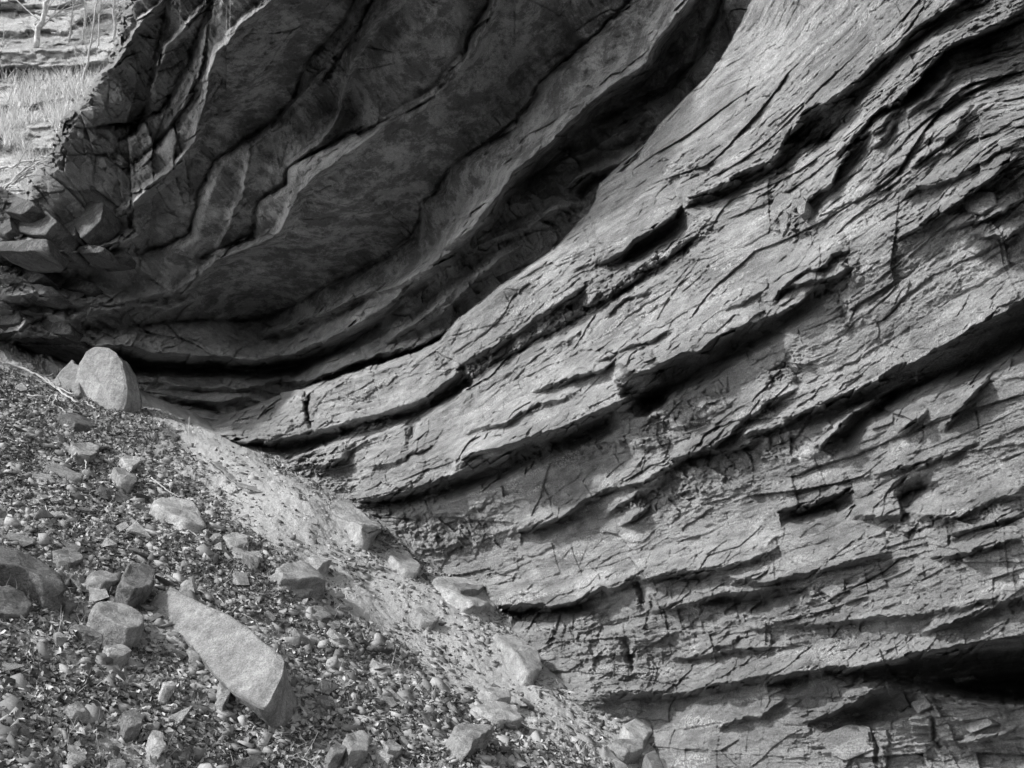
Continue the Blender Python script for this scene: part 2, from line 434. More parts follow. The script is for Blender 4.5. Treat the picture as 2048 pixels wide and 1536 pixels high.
# ------------------------------------------------------------------ traced features of the rock
# (relief in % of the distance, reach above, reach below, points left to right); relief + stands out, - is cut in
FEAT = [
 # roof slabs: lips and inner corners
 (5.0, 26, 150, [(330,600),(385,560),(430,520),(500,492),(560,468),(582,420),(595,385),(640,340),(700,305),(780,245),(830,212),(885,180),(915,135),(945,105),(965,60),(985,20),(1010,-60)]),
 (-6.0, 150, 26, [(250,655),(330,645),(400,642),(480,642),(540,632),(600,600),(690,555),(740,530),(780,508),(830,468),(842,440),(846,410),(868,384),(900,335),(950,300),(1000,275),(1030,245),(1075,185),(1078,165),(1130,120),(1200,60),(1260,0),(1320,-80)]),
 (-4.0, 120, 16, [(390,520),(440,500),(505,470),(508,440),(515,400),(570,368),(578,335),(640,298),(720,262),(800,232),(870,190),(905,150),(925,120),(940,70),(965,30),(985,-20)]),
 (3.2, 22, 100, [(575,330),(640,285),(665,255),(682,215),(690,170),(700,130),(722,75),(750,40),(790,0),(850,-60)]),
 (-3.0, 60, 14, [(640,175),(655,150),(690,95),(720,50),(745,0),(780,-60)]),
 (-5.0, 170, 20, [(270,510),(330,495),(380,465),(392,420),(400,384),(430,325),(500,272),(560,235),(590,200),(600,165),(625,112),(655,80),(690,40),(705,0),(740,-60)]),
 (2.0, 30, 60, [(420,540),(480,400),(500,300),(560,240),(620,175),(660,120),(700,60),(725,0)]),
 (5.0, 22, 170, [(232,440),(262,405),(300,372),(345,335),(378,298),(398,248),(412,200),(420,150),(432,108),(452,88),(480,52),(512,28),(560,-20),(620,-90)]),
 (-5.0, 60, 20, [(250,345),(310,290),(350,245),(385,190),(408,120),(418,60),(426,0),(440,-60)]),
 (-4.5, 70, 14, [(255,275),(300,225),(320,222),(345,190),(372,130),(395,70),(418,10),(440,-50)]),
 (4.0, 16, 80, [(300,215),(303,180),(318,130),(335,90),(372,55),(412,12),(440,-40)]),
 (3.5, 12, 50, [(330,265),(350,235),(372,200),(395,150),(408,100),(420,40),(430,0)]),
 (-4.0, 60, 12, [(230,285),(262,270),(298,210),(300,170),(322,70),(330,30),(345,-30)]),
 (3.0, 12, 50, [(190,165),(235,130),(255,95),(270,62),(285,40),(320,10),(340,-30)]),
 (-2.5, 40, 10, [(185,250),(260,245),(275,270)]),
 # narrow beds low on the left wall
 (4.0, 20, 26, [(0,505),(45,500),(92,508),(135,505),(200,498),(250,480),(290,468)]),
 (-1.2, 20, 20, [(0,530),(60,535),(110,560),(170,555),(220,540)]),
 (3.5, 16, 30, [(0,475),(40,482),(90,478),(130,484)]),
 (4.0, 24, 22, [(0,590),(60,588),(120,600),(180,608),(250,604),(300,590),(350,575)]),
 (-1.8, 18, 14, [(0,608),(100,615),(200,612),(290,602),(340,592)]),
 (3.0, 20, 26, [(90,630),(140,636),(200,618),(260,612),(330,615),(400,600)]),
 (4.5, 26, 16, [(0,665),(40,662),(60,640)]),
 (5.5, 34, 22, [(22,675),(60,668),(120,672),(190,690),(240,690),(300,700),(370,706),(440,712),(520,716),(600,700),(680,665),(760,620),(812,575),(860,540),(905,500),(960,445),(1010,400)]),
  (3.5, 18, 12, [(240,700),(300,715),(380,722),(470,725),(560,715)]),
 (3.0, 14, 10, [(560,770),(640,752),(700,728),(760,708),(820,694),(895,662)]),
 (-3.0, 8, 10, [(680,742),(740,722),(800,708),(860,690),(905,668)]),
 (3.0, 14, 12, [(515,668),(560,660),(610,640),(680,610),(740,585),(800,570),(850,540),(900,505)]),
 (-1.8, 10, 10, [(600,690),(680,655),(760,625),(820,585),(880,545)]),
 # the pale bed in the recess and rock under it
 (6.0, 40, 18, [(880,505),(940,460),(1000,385),(1028,344),(1080,300),(1140,245),(1180,205),(1225,170),(1260,150),(1292,125),(1310,85),(1335,55),(1355,25),(1380,-8),(1430,-70)]),
 (-2.5, 20, 30, [(1040,390),(1070,350),(1090,310),(1130,290),(1140,260)]),
 (2.2, 20, 16, [(1130,320),(1180,300),(1230,270),(1270,250),(1310,215)]),
 (-3.0, 14, 14, [(1180,245),(1260,215),(1330,180),(1390,125),(1420,60),(1440,10),(1470,-60)]),
 (3.0, 20, 10, [(1120,380),(1170,350),(1240,330),(1290,285)]),
 (-3.5, 26, 14, [(1155,395),(1185,360),(1215,345)]),
 (2.5, 26, 12, [(830,660),(900,610),(960,550),(1010,510),(1060,485)]),
 (2.5, 22, 12, [(940,500),(1000,470),(1060,450),(1110,420),(1150,400)]),
 (2.5, 26, 12, [(760,690),(830,650),(890,600),(950,540)]),
 (-3.0, 60, 14, [(120,770),(200,790),(300,800),(380,812),(450,826),(520,815),(600,775)]),
 (2.0, 14, 8, [(300,790),(360,800),(430,806),(500,790)]), (2.0, 12, 8, [(330,768),(420,778),(500,772),(600,752)]),
 (-2.4, 16, 20, [(1330,1150),(1400,1158),(1460,1150)]),
 (-2.2, 14, 30, [(1560,1040),(1650,1018),(1710,1000)]),
 (3.8, 130, 9, [(1190,528),(1215,520),(1240,505),(1265,478),(1310,452),(1345,425),(1365,410)]),
 (4.2, 170, 12, [(1365,408),(1405,382),(1440,365),(1500,338),(1540,320),(1580,262),(1610,225),(1680,185),(1735,140),(1790,95),(1830,62),(1870,32),(1910,5),(1960,-50)]),
   (3.2, 46, 8, [(1800,205),(1830,160),(1862,130),(1888,98),(1930,75),(1990,55),(2020,30),(2060,8)]),
  (3.0, 40, 10, [(1660,325),(1700,290),(1760,250),(1800,205)]),
 (3.0, 40, 7, [(1580,420),(1620,395),(1665,365),(1680,320),(1720,260),(1760,215),(1800,200),(1840,150),(1886,100)]),
 (2.2, 30, 8, [(1810,234),(1850,205),(1880,178),(1916,122)]),
 (1.6, 24, 6, [(1882,224),(1920,192),(1935,180)]),
 (2.0, 30, 7, [(1860,282),(1905,262),(1935,220),(1950,205)]),
 (2.4, 40, 7, [(1730,300),(1765,275),(1790,240)]),
 (2.2, 40, 7, [(1806,345),(1850,310),(1900,270),(1950,225)]),
 (2.4, 30, 7, [(1910,350),(1960,320),(1990,300),(2048,290)]),
 (3.2, 50, 8, [(1880,420),(1925,395),(1990,345),(2010,325),(2048,295)]),
 (2.8, 40, 8, [(1800,400),(1835,370),(1905,358),(1960,330)]),
 (3.4, 36, 8, [(1775,475),(1830,460),(1880,420),(1935,395)]),
 (2.6, 34, 8, [(1890,460),(1950,440),(1990,425),(2048,395)]),
 (2.4, 34, 8, [(1935,470),(2010,475),(2048,450)]),
 (3.4, 60, 10, [(905,742),(960,708),(1000,680),(1030,660),(1090,620),(1140,590),(1182,560)]),
 (-2.2, 10, 26, [(925,775),(980,735),(1040,700),(1100,665),(1160,630),(1230,590),(1290,545),(1340,520),(1400,470)]),
 (1.5, 20, 6, [(1200,634),(1235,612),(1248,600),(1300,585)]),
 (1.2, 20, 6, [(1440,628),(1500,598),(1536,580)]),
 (2.6, 50, 9, [(1540,588),(1600,545),(1650,528),(1662,510),(1700,500)]),
 (3.2, 40, 9, [(1530,638),(1560,622),(1600,600),(1640,570),(1680,548),(1720,528)]),
 (3.2, 30, 8, [(1540,612),(1560,580),(1610,565),(1650,556)]),
 (4.6, 95, 12, [(1225,712),(1260,742),(1290,738),(1350,712),(1400,700),(1440,672),(1490,650),(1536,630)]),
 (1.8, 30, 7, [(1180,722),(1230,705),(1300,680),(1345,655)]),
 (3.4, 60, 10, [(1060,785),(1100,768),(1150,750),(1190,740),(1222,725),(1232,708)]),
 (5.2, 130, 22, [(715,1000),(790,985),(850,968),(930,935),(1000,908),(1040,880),(1100,862),(1160,838),(1230,805),(1290,776),(1330,752)]),
   (4.6, 90, 20, [(420,866),(480,880),(540,884),(625,860),(700,848),(780,828),(850,795),(905,760),(925,745)]),
  (-3.2, 8, 8, [(610,780),(614,810),(618,840),(625,862)]),
 (3.0, 8, 50, [(840,835),(900,800),(960,770),(1020,735),(1080,705),(1160,665)]),
 (3.2, 6, 46, [(560,925),(640,895),(655,882),(710,868),(720,855),(820,835)]),
 (2.4, 40, 9, [(925,868),(1000,848),(1040,820),(1100,800),(1160,785)]),
 (2.4, 30, 9, [(620,935),(660,928),(700,905)]), (2.6, 30, 9, [(730,930),(790,925),(820,905),(880,880)]),
 (-2.4, 12, 12, [(818,840),(822,868),(812,920)]),
 (2.0, 30, 8, [(650,915),(700,914)]),
 (3.4, 34, 9, [(900,935),(940,908),(990,895),(1030,885),(1080,862)]),
 (3.2, 60, 10, [(1560,842),(1600,822),(1620,818),(1680,792),(1730,768),(1790,738),(1830,722),(1890,690),(1950,650),(2048,598),(2120,560)]),
  (3.6, 24, 10, [(1640,898),(1665,865),(1700,830),(1750,800),(1800,768),(1850,748)]),
 (2.6, 34, 8, [(1880,868),(1910,830),(1945,790),(1975,755),(2010,720),(2048,690)]),
 (2.2, 26, 8, [(1795,870),(1830,842),(1850,820)]),
 (2.6, 40, 9, [(1470,880),(1500,865),(1560,850),(1596,838)]),
 (2.8, 40, 9, [(1340,922),(1380,905),(1420,890),(1460,868),(1530,805),(1600,770)]),
 (2.0, 30, 8, [(1405,890),(1450,870),(1500,850)]),
 (2.6, 36, 8, [(1290,955),(1330,935),(1400,905),(1480,895),(1536,868)]),
 (3.0, 50, 9, [(1030,1060),(1065,1056),(1090,1045),(1130,1030),(1165,1000),(1200,985),(1260,965),(1330,955)]),
 (2.8, 34, 9, [(1205,1035),(1230,1015),(1262,1000),(1290,975),(1330,960)]),
 (2.6, 60, 8, [(1555,1024),(1620,1005),(1680,985),(1706,972)]),
 (-2.4, 8, 20, [(1580,1032),(1650,1012),(1700,995)]),
 (2.4, 24, 8, [(1240,1050),(1270,1030),(1300,1010)]),
 (2.0, 40, 8, [(1730,955),(1790,935),(1860,925),(1900,908),(1950,888)]),
 (-5.0, 30, 16, [(1790,1010),(1815,985),(1840,975),(1870,965)]),
 (2.8, 40, 12, [(1700,1030),(1770,1030),(1800,1025),(1850,1030),(1920,1030),(1980,1000),(2048,985)]),
 (2.8, 50, 10, [(1860,1115),(1930,1105),(2000,1085),(2048,1072)]),
 (3.0, 50, 9, [(1880,1075),(1960,1050),(2048,1030)]),
 (3.0, 60, 12, [(995,1215),(1040,1203),(1100,1212),(1160,1195),(1205,1170),(1240,1168),(1262,1150),(1300,1155),(1400,1140),(1460,1122),(1500,1115),(1560,1098)]),
 (-2.6, 10, 24, [(1000,1228),(1060,1225),(1140,1215),(1200,1210)]),
 (2.2, 30, 9, [(1300,1225),(1350,1210),(1410,1195),(1480,1185),(1560,1175)]),
 (3.4, 50, 12, [(1400,1162),(1450,1155),(1530,1160),(1600,1150),(1700,1120),(1780,1105)]),
  (2.8, 34, 10, [(1560,1255),(1640,1245),(1690,1240),(1760,1230),(1850,1228),(1900,1215),(1960,1200),(2048,1195)]),
 (3.4, 26, 12, [(1840,1262),(1880,1250),(1960,1222),(2048,1192)]),
 (2.4, 24, 9, [(1340,1315),(1400,1310),(1460,1300),(1540,1295)]),
 (2.6, 30, 9, [(1420,1310),(1430,1290),(1480,1290)]),
 (5.0, 50, 16, [(1200,1378),(1260,1385),(1330,1388),(1380,1382),(1430,1368),(1500,1355),(1570,1345),(1640,1336),(1700,1335),(1780,1322),(1850,1302),(1920,1292),(1980,1280),(2060,1266),(2140,1250)]),
  (3.4, 44, 10, [(1612,1450),(1660,1425),(1710,1400),(1745,1378),(1790,1370)]),
   (-2.2, 60, 60, [(1205,1180),(1215,1210),(1222,1250),(1240,1275)]),
 (-2.2, 10, 14, [(1272,1150),(1280,1180),(1290,1230)]),
 (-2.4, 10, 14, [(1240,1270),(1258,1300),(1266,1340)]),
 (2.4, 20, 8, [(1730,1440),(1800,1425),(1830,1410)]),
 (-1.8, 8, 8, [(1740,1450),(1750,1490),(1756,1536)]),
 (-1.8, 8, 8, [(1860,1430),(1870,1480),(1880,1500)]),
 (1.8, 16, 8, [(1900,1490),(1980,1475),(2048,1450)]),
 (2.0, 30, 8, [(1430,1462),(1470,1440),(1520,1430),(1570,1400)]),
]

# undersides: (steepness, recovery below, lip line, inner corner line)
UNDER = [
 (.0018, 45, [(1560,842),(1600,822),(1620,818),(1680,792),(1730,768),(1790,738),(1830,722),(1890,690),(1950,650),(2048,598),(2140,550)],
              [(1560,845),(1620,828),(1690,806),(1745,797),(1780,790),(1830,768),(1900,742),(1960,722),(2000,700),(2060,668),(2140,625)]),
 (.0015, 30, [(1225,758),(1250,748),(1290,737),(1350,712),(1400,697),(1440,674),(1490,652),(1540,634),(1600,600),(1640,572)],
             [(1225,760),(1252,784),(1290,806),(1318,796),(1335,776),(1380,752),(1440,716),(1490,690),(1540,662),(1600,618),(1640,574)]),
 (.0017, 25, [(712,1002),(790,985),(850,968),(930,935),(1000,905),(1026,884),(1090,868),(1150,840),(1190,824),(1236,806)],
             [(712,1006),(790,1004),(850,990),(930,968),(1020,934),(1100,890),(1160,872),(1215,850),(1238,812)]),
 (.0019, 22, [(418,864),(480,876),(540,882),(625,858),(700,842),(780,820),(850,792),(905,757),(935,738)],
             [(418,868),(470,884),(530,896),(620,880),(700,862),(780,842),(850,816),(905,788),(945,760)]),
 (.0024, 30, [(1185,526),(1215,520),(1240,505),(1265,478),(1310,452),(1345,425),(1365,408)],
             [(1185,530),(1222,530),(1250,518),(1290,492),(1330,470),(1352,446),(1366,412)]),
 (.0010, 30, [(1363,408),(1405,382),(1440,365),(1500,338),(1540,320),(1580,262),(1610,225),(1680,185),(1735,140),(1790,95),(1830,62),(1870,32),(1910,5),(1960,-50)],
             [(1363,412),(1420,404),(1480,374),(1545,345),(1600,300),(1650,278),(1690,232),(1720,180),(1755,146),(1800,110),(1840,72),(1885,40),(1935,5),(1970,-45)]),
 (.0009, 40, [(1886,98),(1930,75),(1970,60),(1990,50),(2020,30),(2060,8),(2140,-40)],
             [(1886,101),(1930,100),(1960,96),(1990,80),(2020,58),(2060,30),(2140,-10)]),
 (.0030, 30, [(1790,196),(1830,160),(1862,128),(1888,98)],[(1790,206),(1822,184),(1852,150),(1889,104)]),
 (.0034, 26, [(1640,1336),(1700,1333),(1780,1320),(1850,1302),(1920,1290),(1980,1279),(2060,1266),(2160,1250)],
             [(1640,1338),(1700,1350),(1780,1352),(1850,1360),(1920,1372),(1980,1380),(2060,1386),(2160,1388)]),
 (.0017, 22, [(1612,1452),(1660,1426),(1710,1400),(1745,1378),(1790,1368),(1840,1372)],[(1612,1456),(1680,1448),(1740,1436),(1790,1424),(1840,1400),(1845,1376)]),
 (.0026, 24, [(1530,1362),(1575,1348),(1622,1340)],[(1530,1366),(1580,1366),(1624,1346)]),
 (.0024, 24, [(1395,1196),(1450,1186),(1530,1180),(1620,1174)],[(1395,1200),(1450,1204),(1530,1202),(1620,1180)]),
 (.0012, 24, [(0,500),(45,500),(92,508),(135,505)],[(0,515),(60,532),(110,540),(136,512)]),
 (.0026, 20, [(22,672),(60,668),(120,672),(190,690),(240,690),(300,702),(370,708),(440,714),(520,718),(600,704),(680,670),(760,628),(812,585)],
             [(22,700),(60,726),(120,740),(190,744),(240,730),(300,734),(370,736),(440,738),(520,742),(600,728),(680,698),(760,650),(812,590)]),
 (.0022, 20, [(640,745),(700,728),(760,712),(820,697),(895,664)],[(640,752),(700,738),(760,722),(820,706),(895,668)]),
 (.0022, 30, [(1036,1062),(1065,1056),(1090,1045),(1130,1030),(1165,1000)],[(1036,1066),(1070,1062),(1100,1052),(1140,1034),(1166,1004)]),
 (.0022, 30, [(1555,1024),(1620,1005),(1680,985),(1706,972)],[(1555,1028),(1630,1016),(1690,992),(1707,975)]),
 (.0022, 30, [(995,1213),(1040,1203),(1100,1212),(1160,1195),(1205,1170)],[(995,1232),(1040,1226),(1100,1224),(1160,1208),(1207,1176)]),
 (.0022, 40, [(1790,985),(1820,978),(1860,965),(1875,962)],[(1790,1012),(1815,1005),(1850,984),(1876,966)]),
 (.0024, 30, [(1080,862),(1040,884),(1000,905),(960,915)][::-1],[(960,920),(1000,912),(1040,892),(1080,866)]),
 (.0020, 30, [(1340,922),(1380,905),(1420,890)],[(1340,926),(1385,914),(1422,894)]),
 (.0024, 30, [(1640,897),(1665,865),(1700,830),(1750,800),(1800,768)],[(1640,901),(1685,880),(1720,840),(1760,808),(1802,772)]),
]
for _a, _lu, _ld, _pl in FEAT[:next(i for i, f in enumerate(FEAT) if f[3][0] == (0, 505))]:
    if _a > 2.5: UNDER.append((.0010, 60, _pl, [_pl[0]] + [(u + 13, v + 15) for u, v in _pl[1:-1]] + [_pl[-1]]))
UNDER.append((.0020, 60, [(880,505),(940,460),(1000,385),(1028,344),(1080,300),(1140,245),(1180,205),(1225,170),(1260,150),(1292,125),(1310,85),(1335,55),(1355,25),(1380,-8),(1430,-70)],
             [(880,508),(945,480),(1012,405),(1045,368),(1100,325),(1160,270),(1200,228),(1245,195),(1285,172),(1315,140),(1335,105),(1360,72),(1380,40),(1400,8),(1432,-65)]))
_k = next(i for i, f in enumerate(FEAT) if f[3][0] == (0, 505))       # the roof slabs' big slopes are in the base already
_roof = [(a * (0.42 if a > 0 else 0.5), lu * (0.6 if (a > 0 and lu <= 30) else 1), ld, pl) for a, lu, ld, pl in FEAT[:_k]]
_roof += [(-1.1, 7, 5, pl) for a, lu, ld, pl in FEAT[:_k] if a < 0] + [(0.7, 9, 6, pl) for a, lu, ld, pl in FEAT[:_k] if a > 0]
FEAT = _roof + FEAT[_k:]

# rough (fractured) and smooth parts: (u, v, radius, roughness), the rest 0.55
ROUGH = [
 (1240,580,60,1.7),(1100,660,60,1.7),(1000,720,50,1.6),(1320,500,70,1.6),(1400,340,50,1.5),
 (1640,240,110,1.6),(1560,350,80,1.4),(1800,170,120,1.1),(1950,60,100,1.3),(1900,280,140,0.9),(1950,400,120,1.2),
 (1300,320,140,0.28),(1450,120,120,0.25),(1420,250,60,0.4),(1600,100,160,0.4),(1250,450,60,0.2),(1330,400,50,0.2),
 (1350,580,150,0.35),(1200,700,120,0.4),(1480,520,100,0.35),(1650,440,100,0.8),(1720,560,90,1.3),(1850,560,90,0.8),(1900,640,120,0.4),(1700,700,140,0.5),
 (1100,640,30,0.9),(950,650,90,0.35),(800,740,80,0.4),(1000,800,100,0.4),(1120,740,90,0.4),
 (1650,880,120,1.3),(1550,900,110,1.2),(1400,880,80,1.0),(1300,850,70,1.5),(1350,980,120,1.3),(1450,1000,90,0.9),(1800,820,140,0.9),(1950,800,120,0.8),
 (1200,920,80,0.8),(1110,1010,60,0.4),(950,1060,90,1.4),(850,1010,60,1.3),(700,950,90,1.4),(850,900,80,0.9),
 (1150,1110,120,0.45),(1400,1100,120,0.5),(1600,1000,100,0.5),(1800,1080,150,1.1),(1950,1000,120,0.9),(1700,1180,160,1.2),
 (1400,1250,150,1.5),(1250,1300,110,1.3),(1600,1280,160,1.3),(1850,1220,160,1.2),(1950,1150,100,0.9),(1500,1400,110,0.8),(1450,1480,120,0.8),(1700,1480,120,1.4),(1900,1450,120,1.4),(2000,1250,80,1.0),
 (80,500,150,1.8),(200,600,120,1.3),(130,350,120,1.8),(220,330,70,2.0),(220,180,60,1.2),(300,380,80,1.4),(300,700,150,0.8),(380,800,90,1.6),(520,760,80,1.3),(50,650,80,1.0),
 (650,400,260,0.12),(500,250,160,0.12),(800,200,220,0.10),(950,150,160,0.12),(700,450,160,0.12),(450,560,120,0.25),(330,480,80,0.3),(360,230,60,0.5),(260,180,40,0.4),
 (1150,200,110,0.5),(1100,400,110,0.9),(1250,320,90,1.0),(950,500,110,0.7),(800,640,100,0.7),(650,700,130,0.8),(1350,100,80,0.5),(900,560,80,0.9),
]
rc = np.array(ROUGH)
def rough_field(u, v):
    num = np.full(u.shape, 0.55 * 0.15); den = np.full(u.shape, 0.15)
    for a, b, r, k in ROUGH:
        w = np.exp(-((u - a) ** 2 + (v - b) ** 2) / (2 * (r * 0.75) ** 2)) / (r / 100.0)
        num += w * k; den += w
    return num / den
RF = rough_field(UU, VV)

# ------------------------------------------------------------------ cliff sheet
STEP = 1.5
def axis(lo, hi, pad_lo, pad_hi, cap=14):
    mid = np.arange(lo, hi, STEP)
    a, st = [], STEP
    x = lo
    while x > pad_lo:
        st = min(st * 1.15, cap); x -= st; a.append(x)
    b, st = [], STEP
    x = mid[-1]
    while x < pad_hi:
        st = min(st * 1.15, cap); x += st; b.append(x)
    return np.concatenate([a[::-1], mid, b])
au = axis(-30, 2110, -420, 2560, 5)
av = axis(-30, 1566, -440, 1950, 8)
U, V = np.meshgrid(au, av)
U = U.astype(np.float32); V = V.astype(np.float32)

def sheet_depth(U, V):
    # wander the traced lines a little so that edges are crumbly
    w1 = 3.6; 
    du = w1 * fbm2(U / 38, V / 38, 3, 4, 0.6) * 2
    dv = w1 * fbm2(U / 38, V / 38, 29, 4, 0.6) * 2
    du += 1.6 * fbm2(U / 7, V / 7, 5, 2); dv += 1.6 * fbm2(U / 7, V / 7, 8, 2)
    # blocks: every joint block carries its own offset of the traced lines
    ca, cb = U * 0.80 - V * 0.60, U * 0.60 + V * 0.80
    _, r1, _ = cells(ca / 46 + 0.3 * noise2(ca / 30, cb / 30, 11), cb / 15, 301)
    _, r2, _ = cells(ca / 17, cb / 7, 305)
    dE, _ = polydist(U, V, [(-400, 1150)] + EDGE0)
    inn = smooth01((dE - 2) / 20) * smooth01((U - 240) / 80)       # roof slabs keep cleaner lines
    kb = 1 - 0.3 * inn
    du, dv = du * 0.45, dv * 0.45
    dv += ((r1 - 0.5) * 8 + (r2 - 0.5) * 4) * kb
    du += ((r1 * 7.77 % 1 - 0.5) * 7 + (r2 * 7.77 % 1 - 0.5) * 4) * kb
    u2, v2 = U + du, V + dv
    u3, v3 = U + du * 0.7, V + dv * 0.7
    qw = upsample(QW, gu, gv, U, V); qr = upsample(QR, gu, gv, U, V)
    d0, _ = polydist(U + du * 0.5, V + dv * 0.5, [(-400, 1150)] + EDGE0)
    front = smooth01(0.5 - d0 / 2.4)              # 1 on the bright wall
    # round the bright wall's upper edge away
    edge_round = np.where(d0 < 0, np.clip(1 + d0 / 16, 0, 1) ** 2 * 0.012, 0)
    q = qr * (1 - front) + qw * (1 - edge_round) * front
    wall = front
    # base 3-D position drives the rock's own structure
    D0 = 1 / q
    rx, ry, rz = ray(U, V)
    X, Y, Z = rx * D0, ry * D0, rz * D0
    rel = np.zeros(U.shape, np.float32)
    for a, lu, ld, pl in FEAT:
        P = np.array(pl); m = max(lu, ld) + 14
        i0, i1 = np.searchsorted(au_, P[:, 0].min() - m), np.searchsorted(au_, P[:, 0].max() + m)
        j0, j1 = np.searchsorted(av_, P[:, 1].min() - m), np.searchsorted(av_, P[:, 1].max() + m)
        if i1 - i0 < 2 or j1 - j0 < 2: continue
        sl = (slice(j0, j1), slice(i0, i1))
        d, t = polydist(u2[sl], v2[sl], pl)
        fall = np.where(d >= 0, np.clip(1 - d / lu, 0, 1), np.clip(1 + d / ld, 0, 1))
        L = sum(math.dist(p, r) for p, r in zip(pl, pl[1:]))
        tl = min(0.3, 40 / L)
        taper = np.clip(np.minimum(t, 1 - t) / tl, 0, 1) ** 0.7
        amp = 1 + 0.45 * fbm2(u2[sl] / 60, v2[sl] / 60, int(abs(P[0, 0])) + 3, 2)
        rel[sl] += (a / 100.0) * fall ** 1.15 * taper * amp
    for kq, rec, lip, cor in UNDER:
        P = np.array(lip + cor); m = rec + 14
        i0, i1 = np.searchsorted(au_, P[:, 0].min() - 20), np.searchsorted(au_, P[:, 0].max() + 20)
        j0, j1 = np.searchsorted(av_, P[:, 1].min() - 20), np.searchsorted(av_, P[:, 1].max() + m)
        sl = (slice(j0, j1), slice(i0, i1))
        dl, t1 = polydist(u3[sl], v3[sl], lip)
        dc, t2 = polydist(u3[sl], v3[sl], cor)
        end = smooth01(np.minimum(t1, 1 - t1) / 0.03)
        between = (dl < 0) & (dc >= 0)
        gap = np.clip(np.abs(dl) - np.abs(dc), 0, 130)
        r_ = np.where(between, -kq * np.abs(dl), np.where((dc < 0) & (dl < 0), -kq * gap * np.clip(1 + dc / rec, 0, 1), 0))
        rel[sl] += r_ * end
    R = upsample(RF, gu, gv, U, V).astype(np.float32)
    # relief from bedding, joints and chips; lengths in metres
    S = 0.78 * X - 0.62 * Y
    Mx = 0.62 * X + 0.78 * Y
    roof = smooth01((Z - 10.2) / 1.5) * (1 - wall) * smooth01((U - 170 - 0.35 * (300 - V)) / 90)
    roof = roof * smooth01((R * -1 + 0.75) / 0.4)
    du, dv = u2 - U, v2 - V
    T = Z + 0.09 * fbm2(S * 0.35, Z * 0.5, 41, 3)
    Tr = np.where(roof > 0.5, Mx, T)
    Sj = S + 0.25 * fbm2(S * 1.3, T * 1.3, 51, 3)
    Tj = Tr + 0.05 * fbm2(S * 3.0, T * 4.0, 52, 3)
    rf = R * (1 - 0.8 * roof)
    bl = np.exp(-(((U - 140) / 150) ** 2 + ((V - 360) / 240) ** 2)) + 0.8 * np.exp(-(((U - 300) / 110) ** 2 + ((V - 300) / 120) ** 2))
    bl = np.clip(bl, 0, 1) * smooth01((620 - V) / 120)
    rf = rf * (1 - 0.97 * bl) * np.where(wall > 0.5, np.clip(rf, 0.12, 1.3) ** 0.35, 1)
    det = np.zeros(U.shape, np.float32)
    patch = np.clip(0.55 + 2.4 * fbm2(S * 0.45, T * 0.9, 141, 3), 0.10, 1.6)
    patch2 = np.clip(0.7 + 2.2 * fbm2(S * 0.9 + 5, T * 1.6, 145, 3), 0.15, 1.7)
    # beds: each a little in or out, with shadowed partings
    for th, amp, sd in ((1.05, 0.15, 60), (0.47, 0.13, 61), (0.19, 0.055, 62)):
        k = Tj / th + 0.55 * noise2(Sj * 0.25, Tj / th * 0.5, sd + 5)
        kk = np.floor(k); fr = (k - kk)
        j = np.floor(Sj / (th * 5) + _hash(kk, kk * 0, kk * 0, sd) * 9)
        r = _hash(kk, j, kk * 0, sd + 1)
        det += rf * amp * (r - 0.5) * 1.2 * (1 - roof)
        det -= rf * amp * 0.45 * np.exp(-fr / 0.10) * _hash(kk, np.floor(Sj / (th * 2.2)), kk * 0, sd + 2) * (1 - roof)
    # plates and chips
    for ls, lt, amp, crack, sd, sh in ((1.5, 0.36, 0.15, 0.022, 71, 0.10), (0.62, 0.15, 0.09, 0.012, 75, -0.12), (0.26, 0.075, 0.045, 0.006, 79, 0.1), (0.11, 0.04, 0.02, 0.003, 83, 0)):
        pl, r, f = cells(Sj / ls + 0.2 * noise2(Sj / ls * 2, Tj / lt * 2, sd), (Tj + sh * Sj) / lt, sd)
        jut = (r > 0.62) * (r - 0.62) * 1.6
        pk = patch if ls > 1 else (patch2 if ls > 0.3 else patch)
        det += rf * amp * (pl * 0.9 + jut) * (pk * 0.8 + 0.2)
        det -= rf * crack * np.exp(-f / 0.05) * (r > 0.6) * pk
    det += 0.05 * fbm2(S * 0.7, T * 1.3, 91, 4, 0.5) * (0.5 + rf)
    pl, r, f = cells(Sj / 2.6, (T + 0.06 * S) / 0.85, 93)
    det += wall * 0.34 * pl * (0.5 + 0.5 * rf)
    pl, r, f = cells(Sj / 1.1 + 3, (T - 0.1 * S) / 0.40, 94)
    det += wall * 0.14 * pl * (0.35 + 0.65 * rf)
    det += 0.026 * (0.45 + rf) * (0.6 + 0.6 * patch2) * fbm2(S * 7, T * 20, 95, 4, 0.72) * (1 - 0.6 * roof)
    # loose rubble and broken flakes lying along some partings
    rub = np.zeros(U.shape, np.float32)
    for w_, pl_ in ((20, [(925,768),(980,722),(1030,692),(1110,640),(1230,582),(1330,520),(1420,462)]), (26, [(1560,335),(1640,262),(1760,190)]), (26, [(1290,870),(1360,835),(1430,790)]),
                    (24, [(1330,1000),(1450,940),(1560,890),(1660,872)]), (36, [(780,1035),(900,1080),(960,1060)]), (16, [(1070,905),(1200,885),(1290,890)]), (26, [(1660,565),(1700,530),(1680,620)]),
                    (30, [(1560,430),(1590,400),(1600,470)]), (22, [(1340,330),(1400,345)]), (24, [(560,915),(640,960),(700,985)]), (20, [(1260,1010),(1350,960),(1420,920)]), (22, [(1540,760),(1600,720)]),
                    (26, [(1800,1060),(1900,1050),(2000,1020)]), (40, [(1100,1250),(1200,1300),(1230,1370)]), (22, [(1000,470),(1100,440),(1160,400)]), (26, [(200,300),(260,330),(300,300)])):
        P_ = np.array(pl_); m_ = w_ * 2.6
